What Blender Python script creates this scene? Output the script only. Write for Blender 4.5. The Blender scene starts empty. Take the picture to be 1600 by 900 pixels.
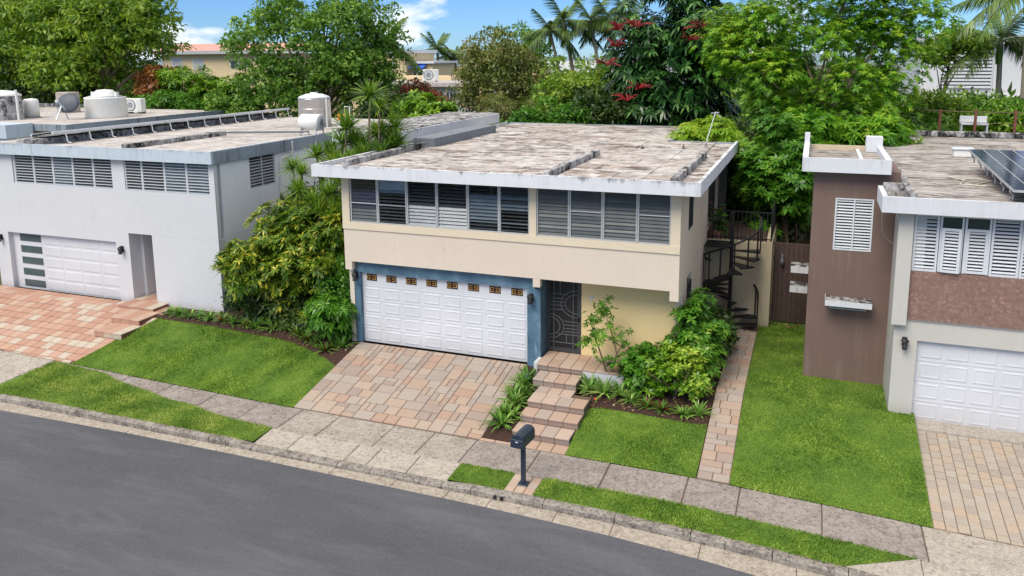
import bpy, math, random
import numpy as np
from mathutils import Vector, Matrix

SC = bpy.context.scene
COL = SC.collection
random.seed(7)
RNG = np.random.default_rng(11)

# ------------------------------------------------------------------ camera
cam_data = bpy.data.cameras.new('camera')
cam = bpy.data.objects.new('camera', cam_data)
COL.objects.link(cam)
yaw, pitch, roll = (math.radians(a) for a in (-20.64720, 9.90633, -0.41838))
fwd = Vector((math.sin(yaw) * math.cos(pitch), math.cos(yaw) * math.cos(pitch), -math.sin(pitch)))
rgt = Vector((math.cos(yaw), -math.sin(yaw), 0))
upv = rgt.cross(fwd)
r2 = rgt * math.cos(roll) + upv * math.sin(roll)
u2 = upv * math.cos(roll) - rgt * math.sin(roll)
mw = Matrix((r2, u2, -fwd)).transposed().to_4x4()
mw.translation = Vector((11.4542, -18.29037, 7.83407))
cam.matrix_world = mw
cam_data.sensor_width = 36.0
cam_data.lens = 36.0 * 1250.324 / 1600.0
cam_data.shift_y = -144.054 / 1600.0
cam_data.clip_start = 0.1
cam_data.clip_end = 3000
SC.camera = cam

# ------------------------------------------------------------------ sky, sun, exposure
SUN_EL, SUN_AZ = math.radians(51), math.radians(-22)      # azimuth of the sun seen from the street side (0 = straight behind the camera, -Y)
to_sun = Vector((math.sin(SUN_AZ) * math.cos(SUN_EL), -math.cos(SUN_AZ) * math.cos(SUN_EL), math.sin(SUN_EL)))
W = bpy.data.worlds.new('World')
SC.world = W
W.use_nodes = True
wt = W.node_tree
wt.nodes.clear()
def wn(t, **kw):
    n = wt.nodes.new(t)
    for k, v in kw.items():
        setattr(n, k, v)
    return n
w_out = wn('ShaderNodeOutputWorld')
w_bg = wn('ShaderNodeBackground')
w_bg.inputs['Strength'].default_value = 0.15
sky = wn('ShaderNodeTexSky', sky_type='NISHITA', sun_disc=False)
sky.sun_elevation = SUN_EL
sky.sun_rotation = math.atan2(to_sun.x, to_sun.y)
sky.air_density = 1.0
sky.dust_density = 0.0
sky.ozone_density = 1.6
sky.altitude = 300
w_tc = wn('ShaderNodeTexCoord')
w_sep = wn('ShaderNodeSeparateXYZ')
w_map = wn('ShaderNodeMapping')
w_map.inputs['Location'].default_value = (-0.0148, -1.403, 0.2748)
w_map.inputs['Scale'].default_value = (2.1, 2.1, 5.6)
w_noise = wn('ShaderNodeTexNoise')
w_noise.inputs['Scale'].default_value = 2.6
w_noise.inputs['Detail'].default_value = 9
w_noise.inputs['Roughness'].default_value = 0.55
w_ramp = wn('ShaderNodeValToRGB')
w_ramp.color_ramp.elements[0].position = 0.56
w_ramp.color_ramp.elements[0].color = (0, 0, 0, 1)
w_ramp.color_ramp.elements[1].position = 0.68
w_ramp.color_ramp.elements[1].color = (1, 1, 1, 1)
w_tint = wn('ShaderNodeMixRGB', blend_type='MULTIPLY')
w_tint.inputs[0].default_value = 1.0
w_tint.inputs[2].default_value = (0.17, 0.285, 0.50, 1)
w_mix = wn('ShaderNodeMixRGB')
w_mix.inputs[2].default_value = (5.0, 4.9, 4.75, 1)
wl = wt.links.new
wl(w_tc.outputs['Generated'], w_map.inputs['Vector'])
wl(w_map.outputs['Vector'], w_noise.inputs['Vector'])
# a broken cloud deck: scattered puffs low down, closing towards the zenith
wl(w_tc.outputs['Generated'], w_sep.inputs['Vector'])
w_gain = wn('ShaderNodeMath', operation='MULTIPLY_ADD')
wl(w_sep.outputs['Z'], w_gain.inputs[0])
w_gain.inputs[1].default_value = 0.24
wl(w_noise.outputs['Fac'], w_gain.inputs[2])
wl(w_gain.outputs[0], w_ramp.inputs['Fac'])
wl(sky.outputs['Color'], w_tint.inputs[1])
wl(w_ramp.outputs['Color'], w_mix.inputs[0])
wl(w_tint.outputs['Color'], w_mix.inputs[1])
wl(w_mix.outputs['Color'], w_bg.inputs['Color'])
wl(w_bg.outputs['Background'], w_out.inputs['Surface'])

sun_data = bpy.data.lights.new('sun', 'SUN')
sun_data.energy = 1.7
sun_data.angle = math.radians(34)
sun_data.color = (1.0, 0.93, 0.83)
sun = bpy.data.objects.new('sun', sun_data)
COL.objects.link(sun)
sun.rotation_euler = (-to_sun).to_track_quat('-Z', 'Y').to_euler()
sun.location = (0, -20, 30)
SC.view_settings.view_transform = 'Standard'
SC.view_settings.look = 'None'
SC.view_settings.gamma = 1.0
SC.view_settings.use_curve_mapping = False
SC.view_settings.exposure = 0.86
SC.cycles.use_denoising = True
SC.cycles.max_bounces = 6
SC.cycles.diffuse_bounces = 3
SC.cycles.glossy_bounces = 3
SC.cycles.transmission_bounces = 4
SC.cycles.transparent_max_bounces = 8
SC.cycles.caustics_reflective = False
SC.cycles.caustics_refractive = False

# ------------------------------------------------------------------ materials
class NT:
    """small node-tree writer"""
    def __init__(s, name):
        s.m = bpy.data.materials.new(name)
        s.m.use_nodes = True
        s.t = s.m.node_tree
        s.b = s.t.nodes['Principled BSDF']
        s.out = s.t.nodes['Material Output']
        s.pos = None
    def n(s, t, **kw):
        n = s.t.nodes.new(t)
        for k, v in kw.items():
            setattr(n, k, v)
        return n
    def l(s, a, b):
        s.t.links.new(a, b)
    def P(s, scale=(1, 1, 1)):
        if s.pos is None:
            s.pos = s.n('ShaderNodeNewGeometry')
        if scale == (1, 1, 1):
            return s.pos.outputs['Position']
        mp = s.n('ShaderNodeMapping')
        mp.inputs['Scale'].default_value = scale
        s.l(s.pos.outputs['Position'], mp.inputs['Vector'])
        return mp.outputs['Vector']
    def noise(s, scale, detail=5, rough=0.55, stretch=(1, 1, 1), dist=0.0):
        n = s.n('ShaderNodeTexNoise')
        n.inputs['Scale'].default_value = scale
        n.inputs['Detail'].default_value = detail
        n.inputs['Roughness'].default_value = rough
        n.inputs['Distortion'].default_value = dist
        s.l(s.P(stretch), n.inputs['Vector'])
        return n.outputs['Fac']
    def ramp(s, fac, stops):
        r = s.n('ShaderNodeValToRGB')
        e = r.color_ramp.elements
        while len(e) < len(stops):
            e.new(0.5)
        for i, (p, c) in enumerate(stops):
            e[i].position = p
            e[i].color = (*c, 1) if not isinstance(c, (int, float)) else (c, c, c, 1)
        s.l(fac, r.inputs['Fac'])
        return r.outputs['Color']
    def mix(s, fac, a, b, mode='MIX'):
        m = s.n('ShaderNodeMixRGB', blend_type=mode)
        for i, v in ((0, fac), (1, a), (2, b)):
            if isinstance(v, (int, float)):
                m.inputs[i].default_value = v if i == 0 else (v, v, v, 1)
            elif isinstance(v, tuple):
                m.inputs[i].default_value = (*v, 1)
            else:
                s.l(v, m.inputs[i])
        return m.outputs[0]
    def math(s, op, a, b=0.0):
        m = s.n('ShaderNodeMath', operation=op)
        for i, v in ((0, a), (1, b)):
            if isinstance(v, (int, float)):
                m.inputs[i].default_value = v
            else:
                s.l(v, m.inputs[i])
        return m.outputs[0]
    def bump(s, h, strength=0.3, dist=0.01):
        b = s.n('ShaderNodeBump')
        b.inputs['Strength'].default_value = strength
        b.inputs['Distance'].default_value = dist
        s.l(h, b.inputs['Height'])
        s.l(b.outputs['Normal'], s.b.inputs['Normal'])
    def set(s, color=None, rough=None, metal=None, spec=None):
        if color is not None:
            if isinstance(color, tuple):
                s.b.inputs['Base Color'].default_value = (*color, 1)
            else:
                s.l(color, s.b.inputs['Base Color'])
        if rough is not None:
            if isinstance(rough, (int, float)):
                s.b.inputs['Roughness'].default_value = rough
            else:
                s.l(rough, s.b.inputs['Roughness'])
        if metal is not None:
            s.b.inputs['Metallic'].default_value = metal
        if spec is not None:
            s.b.inputs['Specular IOR Level'].default_value = spec
        return s.m

def h2l(r, g, b):
    f = lambda c: (c / 255 / 12.92) if c / 255 <= 0.04045 else ((c / 255 + 0.055) / 1.055) ** 2.4
    return (f(r), f(g), f(b))
def sc(c, k):
    return tuple(min(1, x * k) for x in c)

def plaster(name, c, var=0.10, stain=0.0, stain_c=(0.10, 0.095, 0.09), rough=0.85, bscale=60, bstr=0.15, drip=None):
    """painted render: soft tone drift, fine grain, optional vertical grime runs"""
    t = NT(name)
    big = t.noise(0.55, 6, 0.6)
    col = t.ramp(big, [(0.25, sc(c, 1 - var)), (0.75, sc(c, 1 + var * 0.5))])
    fine = t.noise(9, 8, 0.7)
    col = t.mix(t.ramp(fine, [(0.35, 0.0), (0.8, 0.22)]), col, sc(c, 0.80))
    if stain:
        runs = t.noise(1.0, 6, 0.65, (7.0, 7.0, 0.45))
        patch = t.noise(0.9, 4, 0.6)
        f = t.math('MULTIPLY', t.ramp(runs, [(0.50, 0.0), (0.68, 1.0)]), t.ramp(patch, [(0.40, 0.15), (0.62, 1.0)]))
        col = t.mix(t.math('MULTIPLY', f, stain), col, stain_c)
    if drip:
        # mould runs hanging from the top edge of a roof beam: (edge height, longest run)
        ztop, run = drip
        sp = t.n('ShaderNodeSeparateXYZ')
        t.l(t.P(), sp.inputs['Vector'])
        depth = t.math('DIVIDE', t.math('SUBTRACT', ztop, sp.outputs['Z']), run)
        length = t.math('MULTIPLY', t.ramp(t.noise(1.0, 9, 0.8, (2.6, 2.6, 0.1)), [(0.45, 0.0), (0.72, 1.0)]), t.ramp(t.noise(0.7, 4, 0.6), [(0.38, 0.15), (0.62, 1.0)]))
        edge = t.math('SUBTRACT', length, depth)
        fine = t.noise(16, 6, 0.7)
        k = t.ramp(t.math('ADD', edge, t.math('MULTIPLY', t.math('SUBTRACT', fine, 0.5), 0.7)), [(0.04, 0.0), (0.38, 0.72)])
        col = t.mix(k, col, (0.085, 0.082, 0.08))
    sp2 = t.n('ShaderNodeSeparateXYZ')
    t.l(t.P(), sp2.inputs['Vector'])
    h = t.math('ADD', sp2.outputs['Z'], t.math('MULTIPLY', t.noise(3.0, 5, 0.7), 0.35))
    col = t.mix(t.ramp(h, [(0.05, 0.38), (0.42, 0.0)]), col, h2l(120, 100, 80))
    crk = t.noise(1.3, 3, 0.5, dist=1.2)
    col = t.mix(t.ramp(t.math('ABSOLUTE', t.math('SUBTRACT', crk, 0.5)), [(0.0, 0.22), (0.004, 0.0)]), col, sc(c, 0.45))
    t.bump(t.noise(bscale, 4, 0.6), bstr, 0.006)
    return t.set(col, rough, spec=0.3)

def simple(name, c, rough=0.5, metal=0.0, var=0.12, scale=8, bump=0.0, bscale=40):
    t = NT(name)
    col = t.ramp(t.noise(scale, 5, 0.6), [(0.3, sc(c, 1 - var)), (0.7, sc(c, 1 + var))])
    if bump:
        t.bump(t.noise(bscale, 4, 0.6), bump, 0.005)
    return t.set(col, rough, metal)

def leafmat(name, dark, light, tip=None, rough=0.45, trans=0.3, nscale=0.9, spread=0.5, drift=1.5):
    """leaf: every leaf (mesh island) has its own tone; clumps drift between dark and light"""
    t = NT(name)
    g = t.n('ShaderNodeNewGeometry')
    rnd = g.outputs['Random Per Island']
    clump = t.noise(nscale, 3, 0.6)
    v = t.math('ADD', t.math('MULTIPLY', rnd, spread), t.math('MULTIPLY', t.math('SUBTRACT', clump, 0.5), drift))
    v = t.math('ADD', v, 0.5 - spread / 2)
    stops = [(0.1, dark), (0.7, light)] + ([(0.97, tip)] if tip else [])
    col = t.ramp(v, stops)
    t.set(col, rough, spec=0.45)
    if trans:
        tr = t.n('ShaderNodeBsdfTranslucent')
        t.l(t.mix(1.0, col, (1.0, 1.0, 0.55), 'MULTIPLY'), tr.inputs['Color'])
        mx = t.n('ShaderNodeMixShader')
        mx.inputs[0].default_value = trans
        t.l(t.b.outputs[0], mx.inputs[1])
        t.l(tr.outputs[0], mx.inputs[2])
        t.l(mx.outputs[0], t.out.inputs['Surface'])
    return t.m

M = {}
M['cream'] = plaster('cream_paint', h2l(222, 208, 190), 0.05, 0.12, sc(h2l(200, 180, 150), .8))
M['trim_cream'] = plaster('cream_trim_paint', h2l(226, 211, 184), 0.05)
M['yellow'] = plaster('yellow_paint', h2l(236, 211, 156), 0.07)
M['white_fascia'] = plaster('white_roof_edge_paint', h2l(222, 224, 227), 0.05, 0.25, (0.16, 0.155, 0.15), drip=(5.05, 0.34))
M['white_fascia_clean'] = plaster('white_roof_edge_paint_clean', h2l(218, 220, 223), 0.06, 0.30, (0.22, 0.21, 0.20), drip=(4.90, 0.16))
M['tower_fascia'] = plaster('tower_roof_edge_paint', h2l(216, 218, 220), 0.06, 0.35, (0.20, 0.19, 0.18))
M['wing_fascia'] = plaster('wing_roof_edge_paint', h2l(214, 216, 218), 0.06, 0.3, (0.2, 0.2, 0.2), drip=(5.47, 0.34))
M['upstand'] = plaster('grey_upstand_paint', h2l(128, 134, 140), 0.15, 0.5, (0.1, 0.1, 0.1))
M['white_wall'] = plaster('white_wall_paint', h2l(212, 213, 214), 0.04, 0.10, (0.45, 0.45, 0.46))
M['white_side_lifted'] = plaster('lightened_side_wall_paint', h2l(236, 239, 241), 0.05, 0.15, (0.45, 0.46, 0.47))  # white wall paint lightened to offset the shade on side walls
M['paleblue'] = plaster('pale_blue_roof_edge_paint', h2l(194, 206, 214), 0.08, 0.45, (0.13, 0.15, 0.18), drip=(5.08, 0.4))
M['dirty_edge'] = plaster('weathered_roof_edge', h2l(150, 160, 168), 0.25, 0.95, (0.035, 0.035, 0.04))
M['grey_wall'] = plaster('light_grey_wall_paint', h2l(200, 197, 188), 0.05)
M['brown_wall'] = plaster('brown_wall_paint', h2l(122, 101, 92), 0.16, 0.35, h2l(152, 134, 124), bscale=30)
M['tan_wall'] = plaster('tan_terrace_wall', h2l(205, 190, 160), 0.08, 0.3, h2l(150, 130, 100))
M['blind'] = simple('dull_blind', h2l(112, 118, 114), .9, 0, .2, 5)
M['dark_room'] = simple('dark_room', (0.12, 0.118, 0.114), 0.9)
M['white_metal'] = simple('white_aluminium', h2l(214, 218, 221), 0.4, 0.0, 0.04)
M['grey_metal'] = simple('grey_aluminium', h2l(190, 192, 192), 0.4, 0.2, 0.1)
t = NT('garage_door_paint')
c = t.ramp(t.noise(0.9, 5, 0.6), [(0.3, h2l(208, 210, 213)), (0.7, h2l(219, 221, 224))])
sp_ = t.n('ShaderNodeSeparateXYZ'); t.l(t.P(), sp_.inputs['Vector'])
c = t.mix(t.ramp(t.math('ADD', sp_.outputs['Z'], t.math('MULTIPLY', t.noise(2.0, 6, 0.7), 0.8)), [(0.25, 0.35), (0.85, 0.0)]), c, h2l(176, 168, 156))
t.bump(t.noise(3, 3, 0.5), 0.08, 0.02)
M['door_white'] = t.set(c, 0.4)
M['door_white_old'] = simple('white_garage_door_paint', h2l(216, 219, 223), 0.45, 0.0, 0.03, 2)
M['black_metal'] = simple('black_iron', (0.018, 0.018, 0.02), 0.5, 0.3, 0.2, 12)
M['grille'] = simple('charcoal_frame', (0.06, 0.06, 0.063), 0.45, 0.2, 0.15)
M['grille_bar'] = simple('grey_grille_bar', (0.16, 0.16, 0.16), 0.45, 0.2, 0.15)
M['mesh_dark'] = simple('dark_screen', (0.012, 0.012, 0.012), 0.6)
M['dark_glass'] = simple('dark_glass', (0.03, 0.055, 0.055), 0.08, 0.0, 0.2, 3)
M['door_glass'] = simple('grey_door_glazing', (0.075, 0.105, 0.11), 0.12, 0.0, 0.15, 3)
M['steel'] = simple('brushed_stainless_steel', (0.55, 0.56, 0.57), 0.28, 0.95, 0.12, 3)
M['white_plastic'] = simple('white_plastic', h2l(228, 228, 222), 0.45, 0, 0.06, 4)
M['ac_grey'] = simple('ac_grille_grey', (0.16, 0.17, 0.18), 0.5)
M['dish'] = simple('dark_grey_dish', h2l(78, 84, 92), 0.55)
M['bark'] = simple('tree_bark', h2l(118, 100, 80), 0.9, 0, 0.3, 6, 0.5, 25)
M['bark_pale'] = simple('pale_tree_bark', h2l(150, 132, 108), 0.9, 0, 0.25, 6, 0.4, 25)
M['palm_trunk'] = simple('palm_trunk_grey', h2l(138, 130, 112), 0.9, 0, 0.25, 10, 0.5, 20)
M['mailbox'] = simple('mailbox_blue_black', h2l(46, 58, 74), 0.38, 0.2, 0.15, 6)
M['wood_brown'] = simple('dark_brown_wood', h2l(80, 62, 55), 0.75, 0, 0.2, 7, 0.3, 20)
M['post_red'] = simple('red_brown_post', h2l(120, 74, 58), 0.8, 0, 0.2)
M['orange'] = simple('orange_plastic', h2l(236, 140, 40), 0.5)
M['blue_canvas'] = simple('blue_canvas', h2l(40, 90, 190), 0.7)
M['roof_red'] = simple('red_roof', h2l(206, 150, 136), 0.85, 0, 0.15, 1.5, 0.3, 6)
M['far_cream'] = plaster('far_cream_wall', h2l(222, 200, 160), 0.06)
M['far_white'] = plaster('far_white_wall', h2l(216, 218, 222), 0.06)
M['far_grey'] = plaster('far_grey_wall', h2l(182, 184, 186), 0.08)
M['far_dark'] = simple('far_window_dark', (0.06, 0.07, 0.08), 0.4)
M['gold'] = simple('amber_pattern', h2l(190, 150, 90), 0.5, 0, 0.1)
M['brown_pane'] = simple('brown_tinted_pane', h2l(52, 28, 14), 0.25, 0, 0.2)
M['cable'] = simple('pale_cable', h2l(205, 196, 178), 0.6)
M['red_flower'] = leafmat('red_flower_spike', h2l(96, 18, 24), h2l(158, 40, 44), None, 0.6, 0.0)

# blue garage surround: mottled limewash
t = NT('mottled_blue_paint')
c = t.ramp(t.noise(1.6, 7, 0.65), [(0.32, h2l(64, 92, 112)), (0.52, h2l(86, 118, 138)), (0.72, h2l(120, 150, 168))])
c = t.mix(t.ramp(t.noise(1.2, 4, 0.6, (5, 5, 1)), [(0.62, 0.0), (0.75, 0.5)]), c, h2l(168, 196, 212))
t.bump(t.noise(40, 4), 0.15, 0.006)
M['blue'] = t.set(c, 0.7)

def roofmat(name, base, dark, warm, streak=(1.0, 1.0, 1.0), amt=0.5, per_piece=False):
    """weathered roof coating: pale patches, brown-violet blotches, fine mould"""
    t = NT(name)
    sx, sy = streak[0], streak[1]
    c = t.ramp(t.noise(0.8, 10, 0.7, streak, 0.5), [(0.36, sc(base, 0.80)), (0.50, base), (0.64, sc(base, 1.14))])
    if per_piece:
        oi = t.n('ShaderNodeObjectInfo')
        c = t.mix(1.0, c, t.ramp(oi.outputs['Random'], [(0.0, (0.92, 0.915, 0.91)), (1.0, (1.05, 1.05, 1.05))]), 'MULTIPLY')
    c = t.mix(t.math('MULTIPLY', t.ramp(t.noise(0.55, 9, 0.66, (sx, sy * 1.5, 1), 0.6), [(0.49, 0.0), (0.60, 0.8)]), min(amt, 1)), c, warm)
    big = t.ramp(t.noise(0.45, 5, 0.6, (sx * .8, sy, 1)), [(0.40, 0.25), (0.58, 1.0)])
    n2 = t.ramp(t.noise(1.5, 12, 0.76, (sx * 0.85, sy * 1.1, 1), 0.8), [(0.47, 0.0), (0.55, 1.0)])
    c = t.mix(t.math('MULTIPLY', t.math('MULTIPLY', n2, big), amt * 0.9), c, dark)
    n3 = t.ramp(t.noise(2.8, 10, 0.78, (sx * .7, sy * 1.3, 1), 0.5), [(0.52, 0.0), (0.60, 0.8)])
    c = t.mix(t.math('MULTIPLY', n3, amt), c, sc(dark, 0.8))
    n4 = t.ramp(t.noise(2.2, 9, 0.72, (sx * .8, sy * 1.1, 1.3)), [(0.55, 0.0), (0.63, 0.8)])
    c = t.mix(n4, c, sc(base, 1.25))
    c = t.mix(t.ramp(t.noise(22, 6, 0.75), [(0.5, 0.0), (0.72, 0.35)]), c, sc(dark, 1.1))
    t.bump(t.noise(30, 6, 0.7), 0.25, 0.01)
    return t.set(c, 0.95, spec=0.2)
M['roof'] = roofmat('weathered_roof_coating', h2l(200, 195, 189), h2l(96, 82, 75), h2l(170, 152, 138), (1, 1.3, 1), 1.1, True)
M['roof_left'] = roofmat('pale_roof_coating', h2l(196, 190, 184), h2l(112, 104, 100), h2l(176, 164, 152), (1, 1.6, 1), 0.5)
M['roof_right'] = roofmat('stained_roof_coating', h2l(184, 178, 172), h2l(80, 72, 69), h2l(150, 134, 120), (1, 2.0, 1), 1.0)
M['kerb_roof'] = roofmat('mouldy_roof_kerb', h2l(186, 184, 182), (0.02, 0.02, 0.02), h2l(112, 110, 108), (2.5, 1.2, 1), 1.3)

# asphalt
t = NT('asphalt')
n1 = t.noise(0.30, 6, 0.6, (0.5, 1.5, 1))
c = t.ramp(n1, [(0.3, (0.064, 0.065, 0.073)), (0.7, (0.106, 0.107, 0.119))])
n2 = t.noise(150, 3, 0.7)
c = t.mix(t.ramp(n2, [(0.45, 0.0), (0.75, 0.45)]), c, (0.20, 0.20, 0.215))
n3 = t.noise(90, 3, 0.6)
c = t.mix(t.ramp(n3, [(0.52, 0.0), (0.75, 0.8)]), c, (0.04, 0.04, 0.042))
n5 = t.noise(26, 4, 0.8)
c = t.mix(t.ramp(n5, [(0.52, 0.0), (0.68, 0.55)]), c, (0.17, 0.17, 0.185))
n6 = t.noise(33, 4, 0.8, (1, 1, 1.7))
c = t.mix(t.ramp(n6, [(0.52, 0.0), (0.64, 0.75)]), c, (0.075, 0.074, 0.08))
n7 = t.noise(16, 2, 0.5)
c = t.mix(t.ramp(n7, [(0.735, 0.0), (0.76, 0.45)]), c, (0.26, 0.26, 0.28))
n8 = t.noise(0.9, 8, 0.7, (0.35, 1.6, 1), 0.4)
c = t.mix(t.ramp(n8, [(0.52, 0.0), (0.66, 0.4)]), c, (0.155, 0.152, 0.165))
n9 = t.noise(0.7, 8, 0.7, (0.5, 1.4, 1.1), 0.6)
c = t.mix(t.ramp(n9, [(0.55, 0.0), (0.68, 0.45)]), c, (0.066, 0.066, 0.073))
t.bump(t.noise(120, 4, 0.7), 0.5, 0.01)
M['asphalt'] = t.set(c, 0.9, spec=0.3)

def concrete(name, base, dark, amt=0.5, grain=8):
    t = NT(name)
    c = t.ramp(t.noise(0.8, 7, 0.65), [(0.3, sc(base, 0.86)), (0.7, sc(base, 1.08))])
    c = t.mix(t.math('MULTIPLY', t.ramp(t.noise(2.2, 10, 0.74, dist=0.7), [(0.42, 0.0), (0.66, 1.0)]), amt), c, dark)
    c = t.mix(t.ramp(t.noise(grain * 3, 6, 0.75), [(0.5, 0.0), (0.75, 0.45)]), c, sc(dark, 0.9))
    c = t.mix(t.ramp(t.noise(17, 6, 0.8, dist=0.5), [(0.49, 0.0), (0.58, 0.7)]), c, sc(base, 1.16))
    c = t.mix(t.ramp(t.noise(12, 8, 0.8, dist=0.5), [(0.51, 0.0), (0.60, 0.75)]), c, sc(dark, 0.82))
    t.bump(t.noise(50, 6, 0.7), 0.3, 0.008)
    return t.set(c, 0.93, spec=0.25)
M['slab_dark'] = concrete('aged_concrete_grey', h2l(158, 149, 141), h2l(108, 99, 92), 0.8)
M['slab_mid'] = concrete('aged_concrete', h2l(172, 164, 153), h2l(120, 112, 102), 0.7)
M['slab_pale'] = concrete('pale_concrete', h2l(180, 171, 159), h2l(134, 125, 113), 0.55)
M['kerb'] = concrete('kerb_concrete', h2l(160, 152, 142), h2l(78, 72, 68), 0.95)
M['gutter'] = concrete('gutter_concrete', h2l(176, 166, 152), h2l(126, 114, 98), 0.6)
M['joint'] = simple('sandy_joint', h2l(104, 88, 74), 0.95, 0, 0.25, 20)
M['joint_red'] = simple('red_joint', h2l(120, 80, 64), 0.95, 0, 0.2, 20)

def pavermat(name, cols, grain=16):
    """pavers: every paver (object) its own tone, cloudy face"""
    t = NT(name)
    oi = t.n('ShaderNodeObjectInfo')
    r = t.n('ShaderNodeValToRGB')
    r.color_ramp.interpolation = 'CONSTANT'
    e = r.color_ramp.elements
    while len(e) < len(cols):
        e.new(0.5)
    for i, cc in enumerate(cols):
        e[i].position = i / len(cols)
        e[i].color = (*cc, 1)
    t.l(oi.outputs['Random'], r.inputs['Fac'])
    c = t.mix(t.ramp(t.noise(3.5, 6, 0.65), [(0.3, 0.0), (0.75, 0.55)]), r.outputs['Color'], cols[len(cols) // 2])
    c = t.mix(t.ramp(t.noise(grain, 7, 0.75), [(0.48, 0.0), (0.78, 0.45)]), c, sc(cols[0], 0.62))
    t.bump(t.noise(45, 5, 0.65), 0.25, 0.006)
    return t.set(c, 0.85, spec=0.3)
M['paver'] = pavermat('flagstone_paver', [h2l(172, 141, 120), h2l(176, 158, 140), h2l(158, 147, 136), h2l(172, 149, 129), h2l(165, 152, 140), h2l(178, 154, 134), h2l(165, 141, 125), h2l(169, 158, 145), h2l(154, 138, 127)])
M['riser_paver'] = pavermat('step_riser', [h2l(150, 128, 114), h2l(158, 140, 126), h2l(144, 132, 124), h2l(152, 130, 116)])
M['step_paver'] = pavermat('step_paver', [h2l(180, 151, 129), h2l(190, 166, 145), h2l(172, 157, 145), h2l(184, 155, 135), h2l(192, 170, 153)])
M['terracotta'] = pavermat('terracotta_tile', [h2l(180, 139, 118), h2l(188, 152, 131), h2l(172, 131, 112), h2l(182, 146, 125), h2l(192, 184, 166), h2l(178, 137, 116), h2l(190, 162, 141)])
M['brick_tan'] = pavermat('tan_brick_paver', [h2l(171, 158, 141), h2l(163, 152, 139), h2l(176, 159, 139), h2l(172, 162, 148), h2l(158, 147, 135), h2l(178, 156, 133)])

# earth, mulch, lawn
t = NT('mulch')
c = t.ramp(t.noise(35, 6, 0.75), [(0.3, h2l(38, 24, 18)), (0.6, h2l(78, 52, 40)), (0.8, h2l(118, 88, 68))])
t.bump(t.noise(45, 5, 0.7), 1.0, 0.03)
M['mulch'] = t.set(c, 0.95)
t = NT('lawn_soil')
c = t.ramp(t.noise(1.4, 7, 0.65), [(0.3, h2l(70, 102, 24)), (0.7, h2l(106, 134, 42))])
c = t.mix(t.ramp(t.noise(22, 6, 0.7), [(0.5, 0.0), (0.75, 0.6)]), c, h2l(52, 74, 18))
t.bump(t.noise(60, 5, 0.7), 0.8, 0.02)
M['lawn'] = t.set(c, 0.95)
t = NT('earth_ground')
c = t.ramp(t.noise(0.25, 8, 0.7), [(0.3, h2l(50, 60, 32)), (0.7, h2l(92, 94, 58))])
M['ground'] = t.set(c, 0.95)
M['grass'] = leafmat('grass_blade', h2l(74, 114, 24), h2l(138, 172, 56), h2l(174, 194, 86), 0.6, 0.4, 1.5, 0.65, 2.2)
M['grass_dry'] = leafmat('grass_blade_dry', h2l(84, 122, 30), h2l(148, 174, 64), h2l(184, 190, 100), 0.65, 0.35, 1.3, 0.65, 2.2)
M['hill'] = simple('far_hill', h2l(120, 140, 146), 0.95, 0, 0.3, 0.03)

# stucco on the right-hand house: swirled relief
t = NT('swirled_stucco')
n = t.noise(5.5, 5, 0.6, dist=3.5)
c = t.ramp(n, [(0.3, h2l(172, 136, 122)), (0.6, h2l(186, 150, 136)), (0.8, h2l(200, 166, 152))])
t.bump(t.math('ABSOLUTE', t.math('SINE', t.math('MULTIPLY', n, 22.0))), 0.9, 0.022)
M['stucco'] = t.set(c, 0.9)

# louvre glass: thin, reflective, half seen through
def glassmat(name, tint, mixf, rough=0.08, spec=0.9):
    t = NT(name)
    tr = t.n('ShaderNodeBsdfTransparent')
    tr.inputs['Color'].default_value = (0.82, 0.88, 0.90, 1)
    t.set(t.ramp(t.noise(3, 3), [(0.3, sc(tint, 0.8)), (0.7, sc(tint, 1.15))]), rough, spec=spec)
    mx = t.n('ShaderNodeMixShader')
    mx.inputs[0].default_value = mixf
    t.l(tr.outputs[0], mx.inputs[1])
    t.l(t.b.outputs[0], mx.inputs[2])
    t.l(mx.outputs[0], t.out.inputs['Surface'])
    return t.m
M['glass_clear'] = glassmat('clear_louvre_glass', (0.085, 0.096, 0.098), 0.78, 0.16, 0.6)
M['glass_frost'] = glassmat('frosted_louvre_glass', (0.19, 0.235, 0.265), 0.85, 0.2, 0.6)  # frosted; its pale blue also stands in for sky reflected in lower louvres
M['glass_grey'] = glassmat('reflection_grey_louvre_glass', (0.105, 0.122, 0.12), 0.9, 0.35, 0.35)  # matte grey-green tint stands in for the street reflected in the louvres
M['glass_brown'] = glassmat('brown_louvre_glass', (0.085, 0.078, 0.07), 0.72)
# solar cells
t = NT('solar_cell')
M['solar'] = t.set(t.ramp(t.noise(1.5, 3), [(0.3, (0.018, 0.028, 0.055)), (0.7, (0.03, 0.045, 0.08))]), 0.12, spec=0.6)
# ------------------------------------------------------------------ helpers
ACC = {}                       # world position of every parent (no parent here is rotated unless it is a local frame)
def acc(o):
    return ACC.get(o.name, Vector((0, 0, 0))) if o else Vector((0, 0, 0))

def tag(o, label=None, cat=None, group=None, kind=None):
    if label: o['label'] = label
    if cat: o['category'] = cat
    if group: o['group'] = group
    if kind: o['kind'] = kind
    return o

def link(name, data, parent=None, loc=None, rot=None, scale=None):
    o = bpy.data.objects.new(name, data)
    COL.objects.link(o)
    if parent: o.parent = parent
    if loc is not None: o.location = loc
    if rot is not None: o.rotation_euler = rot
    if scale is not None: o.scale = scale
    ACC[o.name] = acc(parent) + Vector(loc if loc is not None else (0, 0, 0))
    return o

def thing(name, loc, label, cat, group=None, rz=0):
    o = link(name, None, None, loc, (0, 0, rz))
    o.empty_display_size = 0.2
    return tag(o, label, cat, group)

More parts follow.
